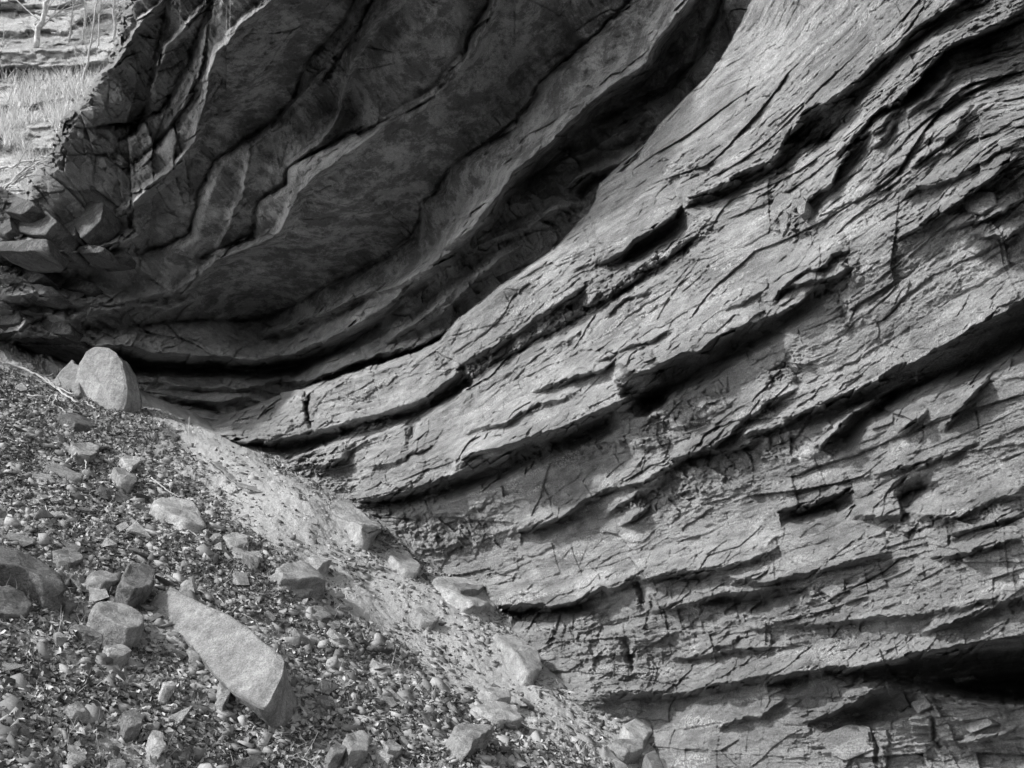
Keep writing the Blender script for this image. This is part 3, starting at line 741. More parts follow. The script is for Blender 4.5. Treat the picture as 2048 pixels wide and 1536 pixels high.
        sl_ = (slice(np.searchsorted(av_, P_[:, 1].min() - m_), np.searchsorted(av_, P_[:, 1].max() + m_)), slice(np.searchsorted(au_, P_[:, 0].min() - m_), np.searchsorted(au_, P_[:, 0].max() + m_)))
        d_, _t = polydist(U[sl_] + 3 * du[sl_], V[sl_] + 3 * dv[sl_], pl_)
        rub[sl_] = np.maximum(rub[sl_], np.exp(-(d_ / w_) ** 2))
    for ls, amp, sd in ((0.34, 0.20, 341), (0.16, 0.11, 345), (0.08, 0.05, 349)):
        pl, r, f = cells(S / ls + 0.3 * noise2(S * 6, T * 6, sd), (T + 0.3 * S) * 1.35 / ls, sd)
        det += rub * amp * (pl * 1.5 + (r - 0.5) * 0.7) - rub * amp * 0.12 * np.exp(-f / 0.08)
    # squarish jointed blocks low on the wall
    gb = lambda a, b, ra, rb: np.exp(-((U - a) / ra) ** 2 - ((V - b) / rb) ** 2)
    bk = np.clip(gb(1850, 1480, 330, 70) + 0.55 * gb(1560, 1270, 330, 90) + 0.4 * gb(1300, 1300, 100, 110) + 0.35 * gb(750, 930, 120, 60) + 0.4 * gb(1900, 1130, 200, 80) + gb(60, 520, 170, 60) + 0.8 * gb(90, 640, 200, 60), 0, 1)
    for ls, amp, sd in ((0.55, 0.26, 351), (0.24, 0.13, 355)):
        kk = np.floor(T / (ls * 0.7) + 0.5 * noise2(S * 0.8, T * 1.2, sd)); jj = np.floor(S / ls + _hash(kk, kk * 0, kk * 0, sd) * 5 + 0.3 * noise2(S * 2, T * 2, sd + 1))
        r = _hash(kk, jj, kk * 0, sd + 2); r2_ = _hash(kk, jj, kk * 0, sd + 3) - 0.5
        fs = S / ls + _hash(kk, kk * 0, kk * 0, sd) * 5 - jj
        pl, rr_, f = cells(S / ls, T / (ls * 0.7), sd + 5)
        det += bk * amp * ((r - 0.5) + r2_ * (fs - 0.5) * 0.8 + 0.6 * pl)
    # roof: gentle swellings and blistered bedding surface
    pl, r, f = cells(Sj / 1.4, Mx / 0.9, 97)
    det += roof * (0.10 * fbm2(S * 0.8, Mx * 0.8, 99, 5, 0.55) + 0.02 * (r > 0.6) * np.clip(f * 3, 0, 1) - 0.06 * np.exp(-f / 0.02) * (r > 0.6))
    det += (1 - wall) * 0.12 * fbm2(S * 3.3, (Z + 0.6 * Mx) * 4.5, 133, 5, 0.62)
    pl, r, f = cells(Sj / 0.7, (T + 0.15 * Mx) / 0.28, 137)
    det += (1 - wall) * (1 - roof) * 0.30 * (pl + (r > 0.6) * (r - 0.6)) * (1 - bl)
    # blocky broken edge of the overhang on the left
    for ls, amp, sd in ((1.7, 0.75, 121), (0.7, 0.34, 125), (0.28, 0.10, 128)):
        pl, r, f = cells((X + 0.25 * Z) / ls + 0.3 * noise2(X * 1.1, Z * 1.1, sd), (Z - 0.2 * X) * 1.3 / ls, sd)
        det += bl * amp * (pl * 1.5 + (r - 0.5) * 0.7) - bl * amp * 0.12 * np.exp(-f / 0.05)
    D = D0 * (1 - rel) - det
    dust = 0
    return D, R, roof, wall, (X, Y, Z)

au_, av_ = au, av
Dc, Rr, roofm, wallm, _b0 = sheet_depth(U, V)
rx, ry, rz = ray(U, V)
Pc = np.stack([rx * Dc, ry * Dc, rz * Dc], -1)
# outline of the overhang against the far hillside
OUT = [(-460,300),(-30,330),(0,372),(20,385),(45,388),(62,345),(80,330),(100,322),(104,300),(112,262),(128,232),(150,205),(160,190),(178,170),(190,152),(205,140),(222,108),(232,80),(238,45),(248,20),(256,-20),(280,-120),(300,-460)]
_, _r1, _ = cells(U / 22, V / 17, 313); _, _r2, _ = cells(U / 9, V / 7, 317)
dO, _ = polydist(U + 5 * fbm2(U / 14, V / 14, 7, 3) + (_r1 - 0.5) * 16 + (_r2 - 0.5) * 8, V + 5 * fbm2(U / 14, V / 14, 9, 3), OUT)
dC, _ = polydist(U, V, CONTACT)
Dc = Dc + 0.8 * np.clip(1 + dO / 22, 0, 1) ** 1.3
Pc = np.stack([rx * Dc, ry * Dc, rz * Dc], -1)
keepv = (dO < 0) & ~((dC < -130))
keep = keepv[:-1, :-1] & keepv[1:, :-1] & keepv[1:, 1:] & keepv[:-1, 1:]
cliff, used = grid_mesh("rock_cliff", Pc, keep, M_CLIFF)
tag(cliff, kind='structure')
# give the sheet thickness along its outline so that it stays solid from the side
def attr(o, name, arr, used):
    a = o.data.attributes.new(name, 'FLOAT', 'POINT')
    a.data.foreach_set("value", np.asarray(arr, np.float32).ravel()[used])
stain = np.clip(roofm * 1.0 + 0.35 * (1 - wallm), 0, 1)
lich = wallm
blob = lambda a, b, r: np.exp(-(((U - a) / r) ** 2 + ((V - b) / r) ** 2))
_du = 7 * fbm2(U / 30, V / 30, 151, 3)
Rb = upsample(RF, gu, gv, U + _du * 3, V + _du * 2)
tone = (1 - 0.32 * smooth01((Rb - 1.15) / 0.35) * wallm) * (1 + 0.30 * (1 - wallm) * smooth01((-dO - 10) / 60))  # rubble is darker rock; missing fill light under the overhang is painted in
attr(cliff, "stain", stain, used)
attr(cliff, "lichen", lich, used)
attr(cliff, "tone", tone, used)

# ------------------------------------------------------------------ ground
gu_, gv_ = axis(-30, 1420, -700, 1900), axis(560, 1566, 420, 2400)
gu_ = gu_[::1]; gv_ = gv_[::1]
U2, V2 = np.meshgrid(gu_, gv_)
q = np.clip(ground_q(U2, V2), 0.028, 1)
rx, ry, rz = ray(U2, V2)
PG = np.stack([rx / q, ry / q, rz / q], -1)
rel0 = PG - np.array(G0)
BAND = [(300,800),(440,925),(590,1060),(740,1180),(890,1285),(1010,1370),(1110,1420),(1200,1470),(1400,1620)]
def soil(u, v):
    """dustiness and height of the slope's surface at a place"""
    u = np.asarray(u, float); v = np.asarray(v, float)
    q = np.clip(ground_q(u, v), 0.028, 1)
    rx, ry, rz = ray(u, v)
    p = np.stack([rx / q, ry / q, rz / q], -1) - np.array(G0)
    a_ = p @ np.array(DOWN); b_ = p @ np.array(SIDE)
    dB, _ = polydist(u + 30 * fbm2(u / 60, v / 60, 31, 3), v + 30 * fbm2(u / 60, v / 60, 33, 3), BAND)
    dust = smooth01(1.35 - np.abs(dB - 8) / np.clip(40 + 0.16 * (u - 300), 20, 105))
    dust = np.maximum(dust, smooth01((fbm2(a_ * 0.7, b_ * 0.9, 77, 3) - 0.18) / 0.1) * 0.6)
    hgt = 0.26 * fbm2(a_ * 0.35, b_ * 0.6, 201, 3) + (0.10 - 0.07 * dust) * fbm2(a_ * 1.6, b_ * 2.4, 205, 4) + (0.06 - 0.040 * dust) * fbm2(a_ * 8, b_ * 9, 209, 4, 0.6)
    pl, r, f = cells(a_ / 0.14, b_ / 0.1, 211)
    hgt = hgt + (1 - 0.85 * dust) * 0.05 * (pl * 0.9 + (r - 0.5) * 0.6)
    pl, r, f = cells(a_ / 0.5, b_ / 0.3, 215)
    hgt = hgt + (1 - 0.8 * dust) * 0.10 * (pl * 0.8) * (r > 0.5)
    dC, _ = polydist(u, v, CONTACT)
    hgt = hgt - 0.25 * smooth01((dC + 10) / 200.0)
    return dust, hgt, dC
dust, hgt, dCg = soil(U2, V2)
PG = PG + hgt[..., None] * np.array(GN)
keep = np.ones((PG.shape[0] - 1, PG.shape[1] - 1), bool)
dd = dCg[:-1, :-1]
keep &= dd < 170
ground, usedg = grid_mesh("scree_ground", PG, keep, M_GROUND)
tag(ground, kind='structure')
attr(ground, "dust", dust, usedg)

CD = Dc.copy()
def cliffD(u, v):
    return float(CD[min(np.searchsorted(av, v), len(av) - 1), min(np.searchsorted(au, u), len(au) - 1)])

# ------------------------------------------------------------------ far hillside beyond the overhang's edge
def mat_hill():
    m, nt, b = new_mat("far_ledges")
    N = NT(nt)
    v = N.coord(); vb = N.coord((0.5, 0.5, 3.0))
    c = N.math('MULTIPLY', N.ramp(N.noise(v, 0.5, 6, 0.7), [(0.3, 0.42), (0.7, 0.66)]), N.ramp(N.noise(vb, 2.0, 6, 0.7), [(0.3, 0.7), (0.7, 1.15)]))  # grey set paler than the cliff's: sunlight on these ledges put into the colour
    c = N.math('MULTIPLY', c, N.ramp(N.noise(v, 12, 4, 0.8), [(0.35, 0.6), (0.65, 1.2)]))
    nt.links.new(c, b.inputs['Base Color'])
    N.bump(N.noise(v, 10, 6, 0.75), 1.0, 0.15, b)
    return m
M_HILL = mat_hill()
hu = np.arange(-700, 520, 2.2); hv = np.arange(-520, 560, 2.2)
HU, HV = np.meshgrid(hu, hv)
def hillD(u, v):
    D = 46 - 0.016 * (v - 0) - 0.004 * u
    return D
HD = hillD(HU, HV)
rx, ry, rz = ray(HU, HV)
HX, HY, HZ = rx * HD, ry * HD, rz * HD
hr = np.zeros(HU.shape)
au_, av_ = hu, hv
hw = 9 * fbm2(HU / 40, HV / 40, 401, 4, 0.6)
_, rr_, _ = cells(HU / 40, HV / 12, 405); hw = hw + (rr_ - 0.5) * 6
for a, lu, ld, pl in [(3.0, 60, 10, [(-500,128),(0,134),(60,132),(180,128),(300,122),(500,120)]), (-2.0, 12, 40, [(-500,145),(0,146),(180,140),(400,136)]),
                      (4.0, 8, 26, [(-500,95),(0,98),(100,100),(190,92),(400,90)]), (2.6, 50, 8, [(-500,205),(20,208),(140,205),(300,200)]), (-2.0, 10, 14, [(-500,214),(0,216),(150,212)]),
                      (3.0, 8, 60, [(-500,158),(0,160),(60,152),(130,150),(260,170)]), (3.0, 30, 12, [(-500,50),(60,62),(130,55),(200,30),(300,0)]), (2.5, 30, 10, [(-400,0),(100,10),(260,-40)]),
                      (3.0, 30, 10, [(-400,280),(0,285),(60,300),(120,290)]), (3.0, 30, 10, [(-400,-80),(100,-90),(300,-120)])]:
    d, t = polydist(HU, HV + hw, pl)
    hr += 0.4 * a / 100 * np.where(d >= 0, np.clip(1 - d / lu, 0, 1), np.clip(1 + d / ld, 0, 1))
hd = 0
for ls, lt, amp, sd in ((3.0, 0.8, 0.5, 411), (1.2, 0.3, 0.28, 415), (0.5, 0.16, 0.12, 419)):
    pl, r, f = cells(HX / ls + 0.3 * noise2(HX, HZ, 3), (HZ + 0.2 * HX) / lt, sd)
    hd = hd + 0.7 * amp * (pl + (r > 0.6) * (r - 0.6) * 1.4)
hd = hd + 1.1 * fbm2(HX * 0.25, HZ * 0.4, 431, 5, 0.55)
HD = HD * (1 - hr) - hd
hill, _u = grid_mesh("far_hillside", np.stack([rx * HD, ry * HD, rz * HD], -1), np.ones((len(hv) - 1, len(hu) - 1), bool), M_HILL)
tag(hill, kind='structure')
def hill_pt(u, v):
    i = min(max(int((u - hu[0]) / 2.2), 0), len(hu) - 1); j = min(max(int((v - hv[0]) / 2.2), 0), len(hv) - 1)
    x, y, z = ray(u, v)
    return Vector((x * HD[j, i], y * HD[j, i], z * HD[j, i]))

# ------------------------------------------------------------------ stones
def mat_stone(name, lo, hi, moss=0.0):
    m, nt, b = new_mat(name)
    N = NT(nt)
    v = N.coord()
    oi = N.n.new("ShaderNodeObjectInfo")
    c = N.ramp(N.noise(v, 3.0, 6, 0.65, 0.3), [(0.3, lo), (0.7, hi)])
    c = N.math('MULTIPLY', c, N.ramp(N.noise(v, 9.0, 6, 0.75), [(0.35, 0.68), (0.6, 1.12)]))
    c = N.math('MULTIPLY', c, N.ramp(N.noise(v, 50, 5, 0.85), [(0.34, 0.55), (0.66, 1.35)]))
    c = N.math('MULTIPLY', c, N.ramp(oi.outputs['Random'], [(0.0, 0.72), (1.0, 1.2)]))
    if moss:
        c = N.mix(N.math('MULTIPLY', N.ramp(N.noise(v, 5.0, 6, 0.75), [(0.48, 0.0), (0.56, 1.0)]), moss), c, 0.07)
    nt.links.new(c, b.inputs['Base Color'])
    h = N.math('ADD', N.noise(v, 14, 6, 0.7), N.math('MULTIPLY', N.noise(v, 70, 3, 0.7), 0.3))
    N.bump(h, 1.0, 0.06, b)
    return m
M_PALE = mat_stone("pale_stone", 0.30, 0.54)
M_STONE = mat_stone("grey_stone", 0.20, 0.38)
M_MOSS = mat_stone("mossy_stone", 0.16, 0.34, 0.8)

def slab(name, poly, h, label, cat="rock", mat=None, nrm=None, ext=None, thick=None, base=None, rough=1.0, cuts=None, seed=0):
    """a stone whose upper (or front) face has the given outline; the body runs back along ext"""
    nrm = (nrm or GN).normalized()
    cu = sum(p[0] for p in poly) / len(poly); cv = sum(p[1] for p in poly) / len(poly)
    if base is None:
        base = ground_pt(cu, cv, h)
    pts = []
    for (u, v) in poly:
        r = Vector(ray(u, v))
        t = base.dot(nrm) / r.dot(nrm)
        pts.append(r * t)
    size = max((a - b).length for a in pts for b in pts)
    if ext is None:
        ext = -GN * (thick or (h + 0.25))
    # resample the outline
    n = 56
    per = [(pts[i] - pts[i - 1]).length for i in range(len(pts))]
    tot = sum(per); out = []
    for k in range(n):
        s_ = tot * k / n; acc = 0
        for i in range(len(pts)):
            if acc + per[i] >= s_ - 1e-9:
                out.append(pts[i - 1].lerp(pts[i], (s_ - acc) / max(per[i], 1e-9))); break
            acc += per[i]
    out = np.array(out)
    c = out.mean(0)
    E = np.array(ext); N_ = np.array(nrm)
    rings = []
    for k in (0.0, 0.12, 0.25, 0.4, 0.55, 0.7, 0.84, 0.95, 1.0):
        rings.append(c + (out - c) * k - N_ * (0.012 * size * (k > 0.99)))
    for k in np.linspace(0.04, 1.0, 12):
        rings.append(c + (out - c) * (1.012 - 0.06 * k) + E * k)
    co = np.concatenate([rings[0][:1]] + rings[1:])
    q = co * (2.6 / max(size, 0.3)) + seed * 3.7
    lay = np.array(co @ N_) 
    disp = np.stack([fbm3(q[:, 0] + k * 11, q[:, 1], q[:, 2], 500 + k + seed, 4, 0.55) for k in range(3)], -1)
    step = _hash(np.floor(lay / (0.06 * size + 0.01)), np.floor(q[:, 0] * 0.8), np.floor(q[:, 1] * 0.8), 9) - 0.5
    co = co + disp * size * 0.075 * rough
    co[1 + 7 * n:] += ((co[1 + 7 * n:] - c) * (step[1 + 7 * n:, None] * 0.10 * max(rough, 0.6)))
    rg = np.random.default_rng(1000 + seed)
    cc = co.mean(0)
    for _ in range(cuts if cuts is not None else (9 if rough > 0.8 else 0)):       # broken facets
        dr = rg.normal(0, 1, 3); dr /= np.linalg.norm(dr)
        hgt_ = (co - cc) @ dr
        lim = hgt_.max() * (rg.uniform(0.80, 0.96) if rough > 0.8 else rg.uniform(0.84, 0.97))
        over = np.clip(hgt_ - lim, 0, None)
        co = co - dr[None] * over[:, None] * 0.95
    faces = []
    for j in range(n): faces.append((0, 1 + (j + 1) % n, 1 + j)[::-1])
    nr = len(rings) - 1
    for r_ in range(nr - 1):
        for j in range(n):
            a0 = 1 + r_ * n + j; a1 = 1 + r_ * n + (j + 1) % n
            faces.append((a0, a1, a1 + n, a0 + n))
    faces.append(tuple(1 + (nr - 1) * n + j for j in range(n))[::-1])
    org = Vector(c)
    me = poly_mesh(name, co - np.array(org), faces, mat or M_STONE)
    bm = bmesh.new(); bm.from_mesh(me); bmesh.ops.recalc_face_normals(bm, faces=bm.faces); bm.to_mesh(me); bm.free()
    o = link(bpy.data.objects.new(name, me)); o.location = org
    tag(o, label, cat)
    return o

TOCAM = Vector((0, -1, 0.1))
g = ground_pt(205, 818, 0.0)
RIGHT, UPV, AWAY = Vector((1, 0, 0)), Vector((0, -SP, CP)), Vector((0, CP, SP))
slab("standing_stone", [(150,812),(147,775),(150,745),(156,727),(170,705),(190,693),(212,693),(228,703),(240,722),(250,745),(257,780),(256,800),(250,815),(232,830),(205,836),(172,826)], 0,
     "tall rounded standing stone at the top of the scree below the dark overhang", "standing stone", M_PALE, Vector((-0.28, -1, 0.05)), Vector((0.22, 0.5, -0.1)), base=g, rough=0.5, seed=1)
slab("leaning_stone", [(104,764),(122,742),(142,718),(156,734),(160,790),(128,785)], 0, "pointed dark stone leaning beside the tall standing stone", "rock", M_STONE,
     Vector((-0.3, -1, 0.5)), Vector((0.1, 0.35, -0.1)), base=ground_pt(130, 785), rough=0.8, seed=2)
BIG = [(298,1222),(312,1192),(350,1184),(430,1218),(505,1262),(566,1316),(558,1352),(524,1416),(470,1380),(412,1326),(350,1262)]
SIDEC = SIDE if SIDE.y < 0 else -SIDE
BN = (GN * 0.70 + SIDEC * 0.70).normalized()
slab("fallen_slab", BIG, 0.3, "longest fallen slab with a pale broad face and a dark square end", "rock slab", M_STONE,
     BN, -BN * 0.62 + DOWN * 0.03, base=ground_pt(450, 1330, 0.44), rough=0.35, seed=3)
_o = scene.objects["standing_stone"]
for _v in _o.data.vertices:                       # a ridge runs down the face; the right flank turns away
    _w = _v.co + _o.location
    _uu = 1024 + F * _w.x / (_w.y * CP + _w.z * SP)
    _v.co += _w.normalized() * (min(max(0.0, _uu - 222), 40) / 40.0 * 0.28)
STONES = [
 ("flat_rock", [(112,828),(130,822),(160,830),(201,849),(186,856),(150,850)], .18, "thin flat slab just below the standing stone", 'm'),
 ("boulder", [(319,838),(332,832),(352,838),(355,850),(338,854)], .3, "small pale block resting on a wider stone right of the standing stone", 'p'),
 ("boulder", [(307,852),(325,845),(352,853),(370,872),(348,876),(325,868)], .22, "wide wedge stone carrying a small pale block, right of the standing stone", 's'),
 ("boulder", [(145,886),(175,884),(199,894),(196,906),(180,910),(150,900)], .28, "square grey block with a shaded end among leaves under the thin flat slab", 's'),
 ("boulder", [(243,914),(262,908),(284,912),(284,924),(262,932)], .3, "rounded block with a dark right end in mid slope", 'p'),
 ("boulder", [(86,930),(110,920),(135,932),(166,946),(164,958),(140,954),(112,942)], .26, "long stepped rock broken in two on the upper left scree", 's'),
 ("boulder", [(58,948),(80,944),(105,956),(110,968),(85,968)], .22, "low pale rock at the left below the long stepped rock", 'p'),
 ("boulder", [(226,937),(242,936),(266,947),(275,956),(264,970),(243,962)], .25, "blunt pale wedge lying downhill of the rounded dark ended block", 'p'),
 ("boulder", [(303,1002),(325,991),(355,993),(388,1002),(406,1030),(411,1046),(395,1052),(370,1044),(345,1030),(318,1016)], .6, "large pale double boulder with a dark underside in mid slope", 'p'),
 ("boulder", [(405,1064),(425,1062),(443,1070),(440,1084),(420,1082)], .26, "small dark ended cube between the double boulder and a pale pentagon block", 's'),
 ("boulder", [(443,1068),(470,1062),(500,1072),(497,1088),(468,1092)], .25, "pale five sided block beside a small dark ended cube", 'p'),
 ("boulder", [(457,1104),(475,1095),(514,1095),(527,1106),(520,1126),(503,1140),(478,1128)], .2, "broad flat grey stone below the pale five sided block", 'p'),
 ("fallen_slab", [(-60,1060),(0,1083),(35,1092),(72,1112),(112,1136),(136,1160),(126,1172),(88,1152),(50,1134),(0,1124),(-60,1110)], .8, "thick dark slab cut by the left border with a shaded front", 'm'),
 ("boulder", [(110,1102),(132,1096),(160,1102),(166,1116),(140,1126),(118,1120)], .24, "grey block just right of the thick dark slab", 's'),
 ("boulder", [(178,1146),(200,1140),(232,1148),(238,1160),(205,1170),(182,1160)], .24, "low wide stone left of the dark pointed boulder", 's'),
 ("boulder", [(242,1160),(262,1126),(290,1122),(312,1142),(306,1164),(272,1176)], .7, "dark pointed boulder in a shaded hollow", 'm'),
 ("boulder", [(62,1168),(85,1160),(102,1170),(98,1186),(78,1184)], .22, "small pale cube under the thick dark slab", 'p'),
 ("boulder", [(-20,1180),(12,1172),(48,1186),(66,1208),(52,1228),(-20,1222)], .3, "rounded mossy boulder at the left border", 'm'),
 ("fallen_slab", [(176,1202),(200,1194),(250,1210),(290,1230),(284,1250),(262,1256),(225,1240),(196,1224)], .5, "medium slab with a dark end left of the longest slab", 's'),
 ("boulder", [(140,1250),(165,1246),(210,1268),(210,1280),(170,1266)], .22, "mossy ridge stone in the leaves below the medium slab", 'm'),
 ("boulder", [(208,1292),(240,1286),(264,1300),(245,1308),(220,1306)], .12, "flat pale plate in the leaves below the mossy ridge stone", 'p'),
 ("boulder", [(112,1196),(130,1192),(156,1208),(140,1214)], .1, "thin pointed plate above the leaves left of the medium slab", 's'),
 ("boulder", [(375,1296),(395,1290),(414,1308),(402,1318),(380,1308)], .24, "pale square stone tucked below the middle of the longest slab", 'p'),
 ("boulder", [(438,1362),(455,1358),(464,1378),(458,1396),(444,1386)], .26, "upright two toned block below the longest slab", 's'),
 ("fallen_slab", [(398,1180),(430,1176),(470,1198),(506,1222),(496,1232),(448,1212),(418,1196)], .24, "long dark slab lying above the longest slab", 'm'),
 ("fallen_slab", [(557,1132),(576,1121),(620,1124),(662,1144),(656,1156),(604,1158),(566,1154)], .5, "bright thick slab at the edge of the dust band", 'p'),
 ("boulder", [(545,1174),(570,1158),(602,1162),(627,1180),(606,1190),(570,1186)], .2, "bright broad stone directly below the bright thick slab", 'p'),
 ("boulder", [(573,1192),(602,1194),(642,1206),(674,1234),(640,1238),(600,1218)], .18, "sloping grey plate below the bright broad stone", 's'),
 ("boulder", [(615,1113),(640,1108),(665,1119),(642,1128)], .14, "small bright plate just above the bright thick slab", 'p'),
 ("boulder", [(655,1248),(672,1240),(686,1242),(680,1256),(664,1260)], .22, "small cube beside the lower dust band", 's'),
 ("boulder", [(614,1272),(636,1264),(648,1272),(640,1284),(622,1282)], .22, "light angular stone with a dark end above the fallen branch", 'p'),
 ("fallen_slab", [(418,912),(450,924),(500,950),(541,980),(534,990),(500,983),(470,964),(438,940)], .14, "long dusty ledge stone at the top of the dust band", 'p'),
 ("fallen_slab", [(650,1002),(680,994),(712,1010),(745,1038),(758,1054),(744,1072),(726,1064),(700,1042),(668,1018)], .4, "pale tilted slab against the foot of the cliff with a blunt end", 'p'),
 ("boulder", [(724,1030),(745,1034),(768,1050),(760,1058),(742,1046)], .16, "thin plate wedged behind the pale tilted slab", 's'),
 ("boulder", [(772,1098),(798,1092),(830,1110),(848,1134),(834,1144),(810,1136),(788,1118)], .36, "knobbly pale boulder half sunk at the foot of the cliff", 'p'),
 ("fallen_slab", [(858,1156),(892,1150),(960,1164),(986,1184),(1001,1206),(976,1214),(934,1212),(894,1190)], .45, "large triangular slab overhanging the foot of the cliff", 'p'),
 ("fallen_slab", [(900,1172),(915,1160),(940,1162),(974,1168),(964,1178),(918,1182)], .68, "thin plate lying on top of the large triangular slab", 's'),
 ("fallen_slab", [(986,1256),(1028,1268),(1060,1296),(1086,1338),(1070,1350),(1040,1322),(1004,1284)], .34, "long pointed dusty plate downhill of the triangular slab", 'p'),
 ("boulder", [(962,1376),(990,1368),(1022,1382),(1020,1394),(988,1396)], .2, "small bright block just above a broad flat slab low on the slope", 'p'),
 ("fallen_slab", [(944,1408),(988,1400),(1030,1404),(1050,1422),(1042,1440),(1000,1444),(964,1426)], .42, "broad flat pale slab low on the slope", 'p'),
 ("boulder", [(905,1452),(930,1442),(985,1440),(992,1462),(960,1472),(936,1496),(914,1478)], .85, "light topped boulder with a dark undercut near the bottom border", 'p'),
 ("boulder", [(682,1376),(700,1366),(715,1368),(714,1384),(694,1392)], .26, "square stone just above a bright upright sliver", 's'),
 ("boulder", [(708,1382),(716,1380),(742,1418),(748,1432),(736,1434),(718,1412)], .22, "bright narrow sliver standing out low on the slope", 'p'),
 ("boulder", [(628,1392),(650,1388),(688,1402),(680,1412),(652,1408)], .22, "wedge stone right of the dark end of the longest slab", 's'),
 ("boulder", [(302,1466),(312,1458),(326,1462),(330,1484),(326,1496),(308,1484)], .22, "bright egg shaped stone at the bottom left", 'p'),
 ("boulder", [(138,1498),(156,1492),(172,1500),(174,1518),(156,1524),(140,1518)], .24, "square flat topped stone near the bottom left corner", 's'),
 ("boulder", [(136,1408),(160,1400),(184,1416),(180,1426),(150,1424)], .2, "pale wedge in the leaves above the square flat topped stone", 'p'),
 ("boulder", [(246,1424),(268,1418),(288,1430),(284,1446),(258,1446)], .24, "grey wedge above the bright egg shaped stone", 's'),
 ("boulder", [(218,1520),(236,1514),(256,1524),(250,1536),(220,1536)], .2, "low stone touching the bottom border left of centre", 's'),
 ("boulder", [(326,1362),(344,1360),(352,1370),(340,1376),(328,1372)], .2, "small square pale stone left of the two toned block", 'p'),
 ("boulder", [(690,1470),(720,1462),(740,1474),(736,1500),(702,1502)], .34, "dark grey block second from the bottom left of the undercut boulder", 's'),
 ("boulder", [(662,1490),(680,1484),(694,1494),(688,1506),(668,1504)], .24, "low rounded stone left of the dark grey block", 's'),
 ("boulder", [(750,1490),(768,1488),(788,1512),(780,1520),(758,1506)], .22, "pale bar shaped stone between two dark blocks", 'p'),
 ("boulder", [(768,1480),(796,1478),(808,1492),(800,1502),(778,1498)], .34, "dark faced cube right of the pale bar shaped stone", 's'),
 ("boulder", [(1246,1446),(1262,1438),(1302,1436),(1306,1460),(1290,1476),(1262,1470)], .3, "pale stump shaped block where the slope meets the wall at the bottom", 'p'),
 ("boulder", [(1226,1482),(1250,1474),(1290,1480),(1288,1500),(1250,1500)], .3, "brown grey block beside the stump shaped block", 's'),
 ("boulder", [(1292,1508),(1318,1502),(1330,1524),(1326,1540),(1300,1540)], .3, "corner block on the bottom border against the wall", 's'),
 ("boulder", [(1200,1490),(1216,1488),(1262,1540),(1230,1540),(1206,1510)], .14, "dusty plate running into the bottom border", 'p'),
 ("boulder", [(1116,1466),(1128,1464),(1130,1474),(1118,1476)], .16, "tiny bright stone in the dark leaf patch near the bottom", 'p'),
 ("boulder", [(830,1216),(840,1212),(858,1222),(878,1238),(870,1242),(846,1232)], .14, "smooth oval stone alone on the dust band", 'p'),
 ("boulder", [(856,1212),(862,1208),(912,1222),(908,1226),(880,1220)], .06, "thin sliver on the dust band near the triangular slab", 'p'),
]
for k, (nm, poly, h, lab, m) in enumerate(STONES):
    ext = -GN * (h + 0.2) + SIDE * 0.0
    h = h * 0.42
    slab(nm, poly, h, lab, "rock slab" if nm == "fallen_slab" else "rock", {'p': M_PALE, 's': M_STONE, 'm': M_MOSS}[m], ext=ext, seed=k + 5)

# angular beds and flakes standing proud of the rock face
BLOCKS = [
 ([(8,400),(35,394),(64,402),(70,414),(40,428),(10,424)], .7, 0), ([(22,446),(42,420),(76,404),(84,412),(116,448),(92,470),(34,464)], .9, 0), ([(40,460),(60,455),(86,460),(87,470),(66,474),(38,470)], .6, 0),
 ([(-10,482),(50,480),(92,478),(94,502),(50,504),(-10,500)], .9, 0), ([(95,479),(132,477),(136,490),(130,503),(96,504)], .8, 0), ([(148,408),(176,398),(206,404),(201,440),(160,476),(148,450)], .8, 0),
 ([(150,494),(176,489),(205,492),(204,504),(160,508)], .7, 0), ([(18,560),(34,520),(58,532),(88,548),(66,562)], .8, 0), ([(-10,618),(36,619),(41,632),(38,646),(-10,650)], 1.0, 0),
 ([(46,634),(95,640),(137,645),(137,664),(100,668),(50,664)], 1.0, 0), ([(24,666),(60,664),(120,670),(158,676),(160,694),(100,692),(30,688)], 1.1, 0), ([(110,560),(150,556),(185,566),(170,580),(120,578)], .6, 0),
 ([(168,508),(210,500),(248,498),(244,512),(190,520)], .6, 0), ([(118,440),(142,425),(150,445),(150,476),(128,470)], .6, 0), ([(40,566),(80,568),(110,578),(90,590),(40,584)], .7, 0), ([(0,440),(18,432),(24,460),(8,470),(-10,466)], .7, 0),
 ([(1540,424),(1550,392),(1574,384),(1590,398),(1566,424),(1548,440)], .25, 1), ([(1592,402),(1604,391),(1613,404),(1608,424),(1597,431)], .2, 1), ([(1558,440),(1570,420),(1577,430),(1573,456),(1562,471)], .2, 1),
 ([(1922,396),(1950,382),(1986,384),(1992,408),(1962,426),(1932,420)], .3, 1), ([(1800,1195),(1816,1186),(1836,1190),(1830,1206),(1806,1210)], .2, 1),
 ([(1640,1470),(1700,1450),(1738,1455),(1748,1500),(1690,1520),(1650,1510)], .25, 1), 
 ([(1820,1405),(1850,1396),(1862,1412),(1835,1426)], .3, 1), ([(1900,1352),(1940,1346),(1948,1358),(1912,1366)], .3, 1), ([(1925,1450),(1975,1436),(1990,1448),(1940,1466)], .3, 1), ([(1700,1260),(1716,1256),(1722,1270),(1706,1276)], .2, 1),
 ([(1640,1180),(1672,1168),(1690,1176),(1664,1196)], .2, 1), ([(560,786),(590,778),(604,780),(606,806),(566,806)], .3, 1),
]
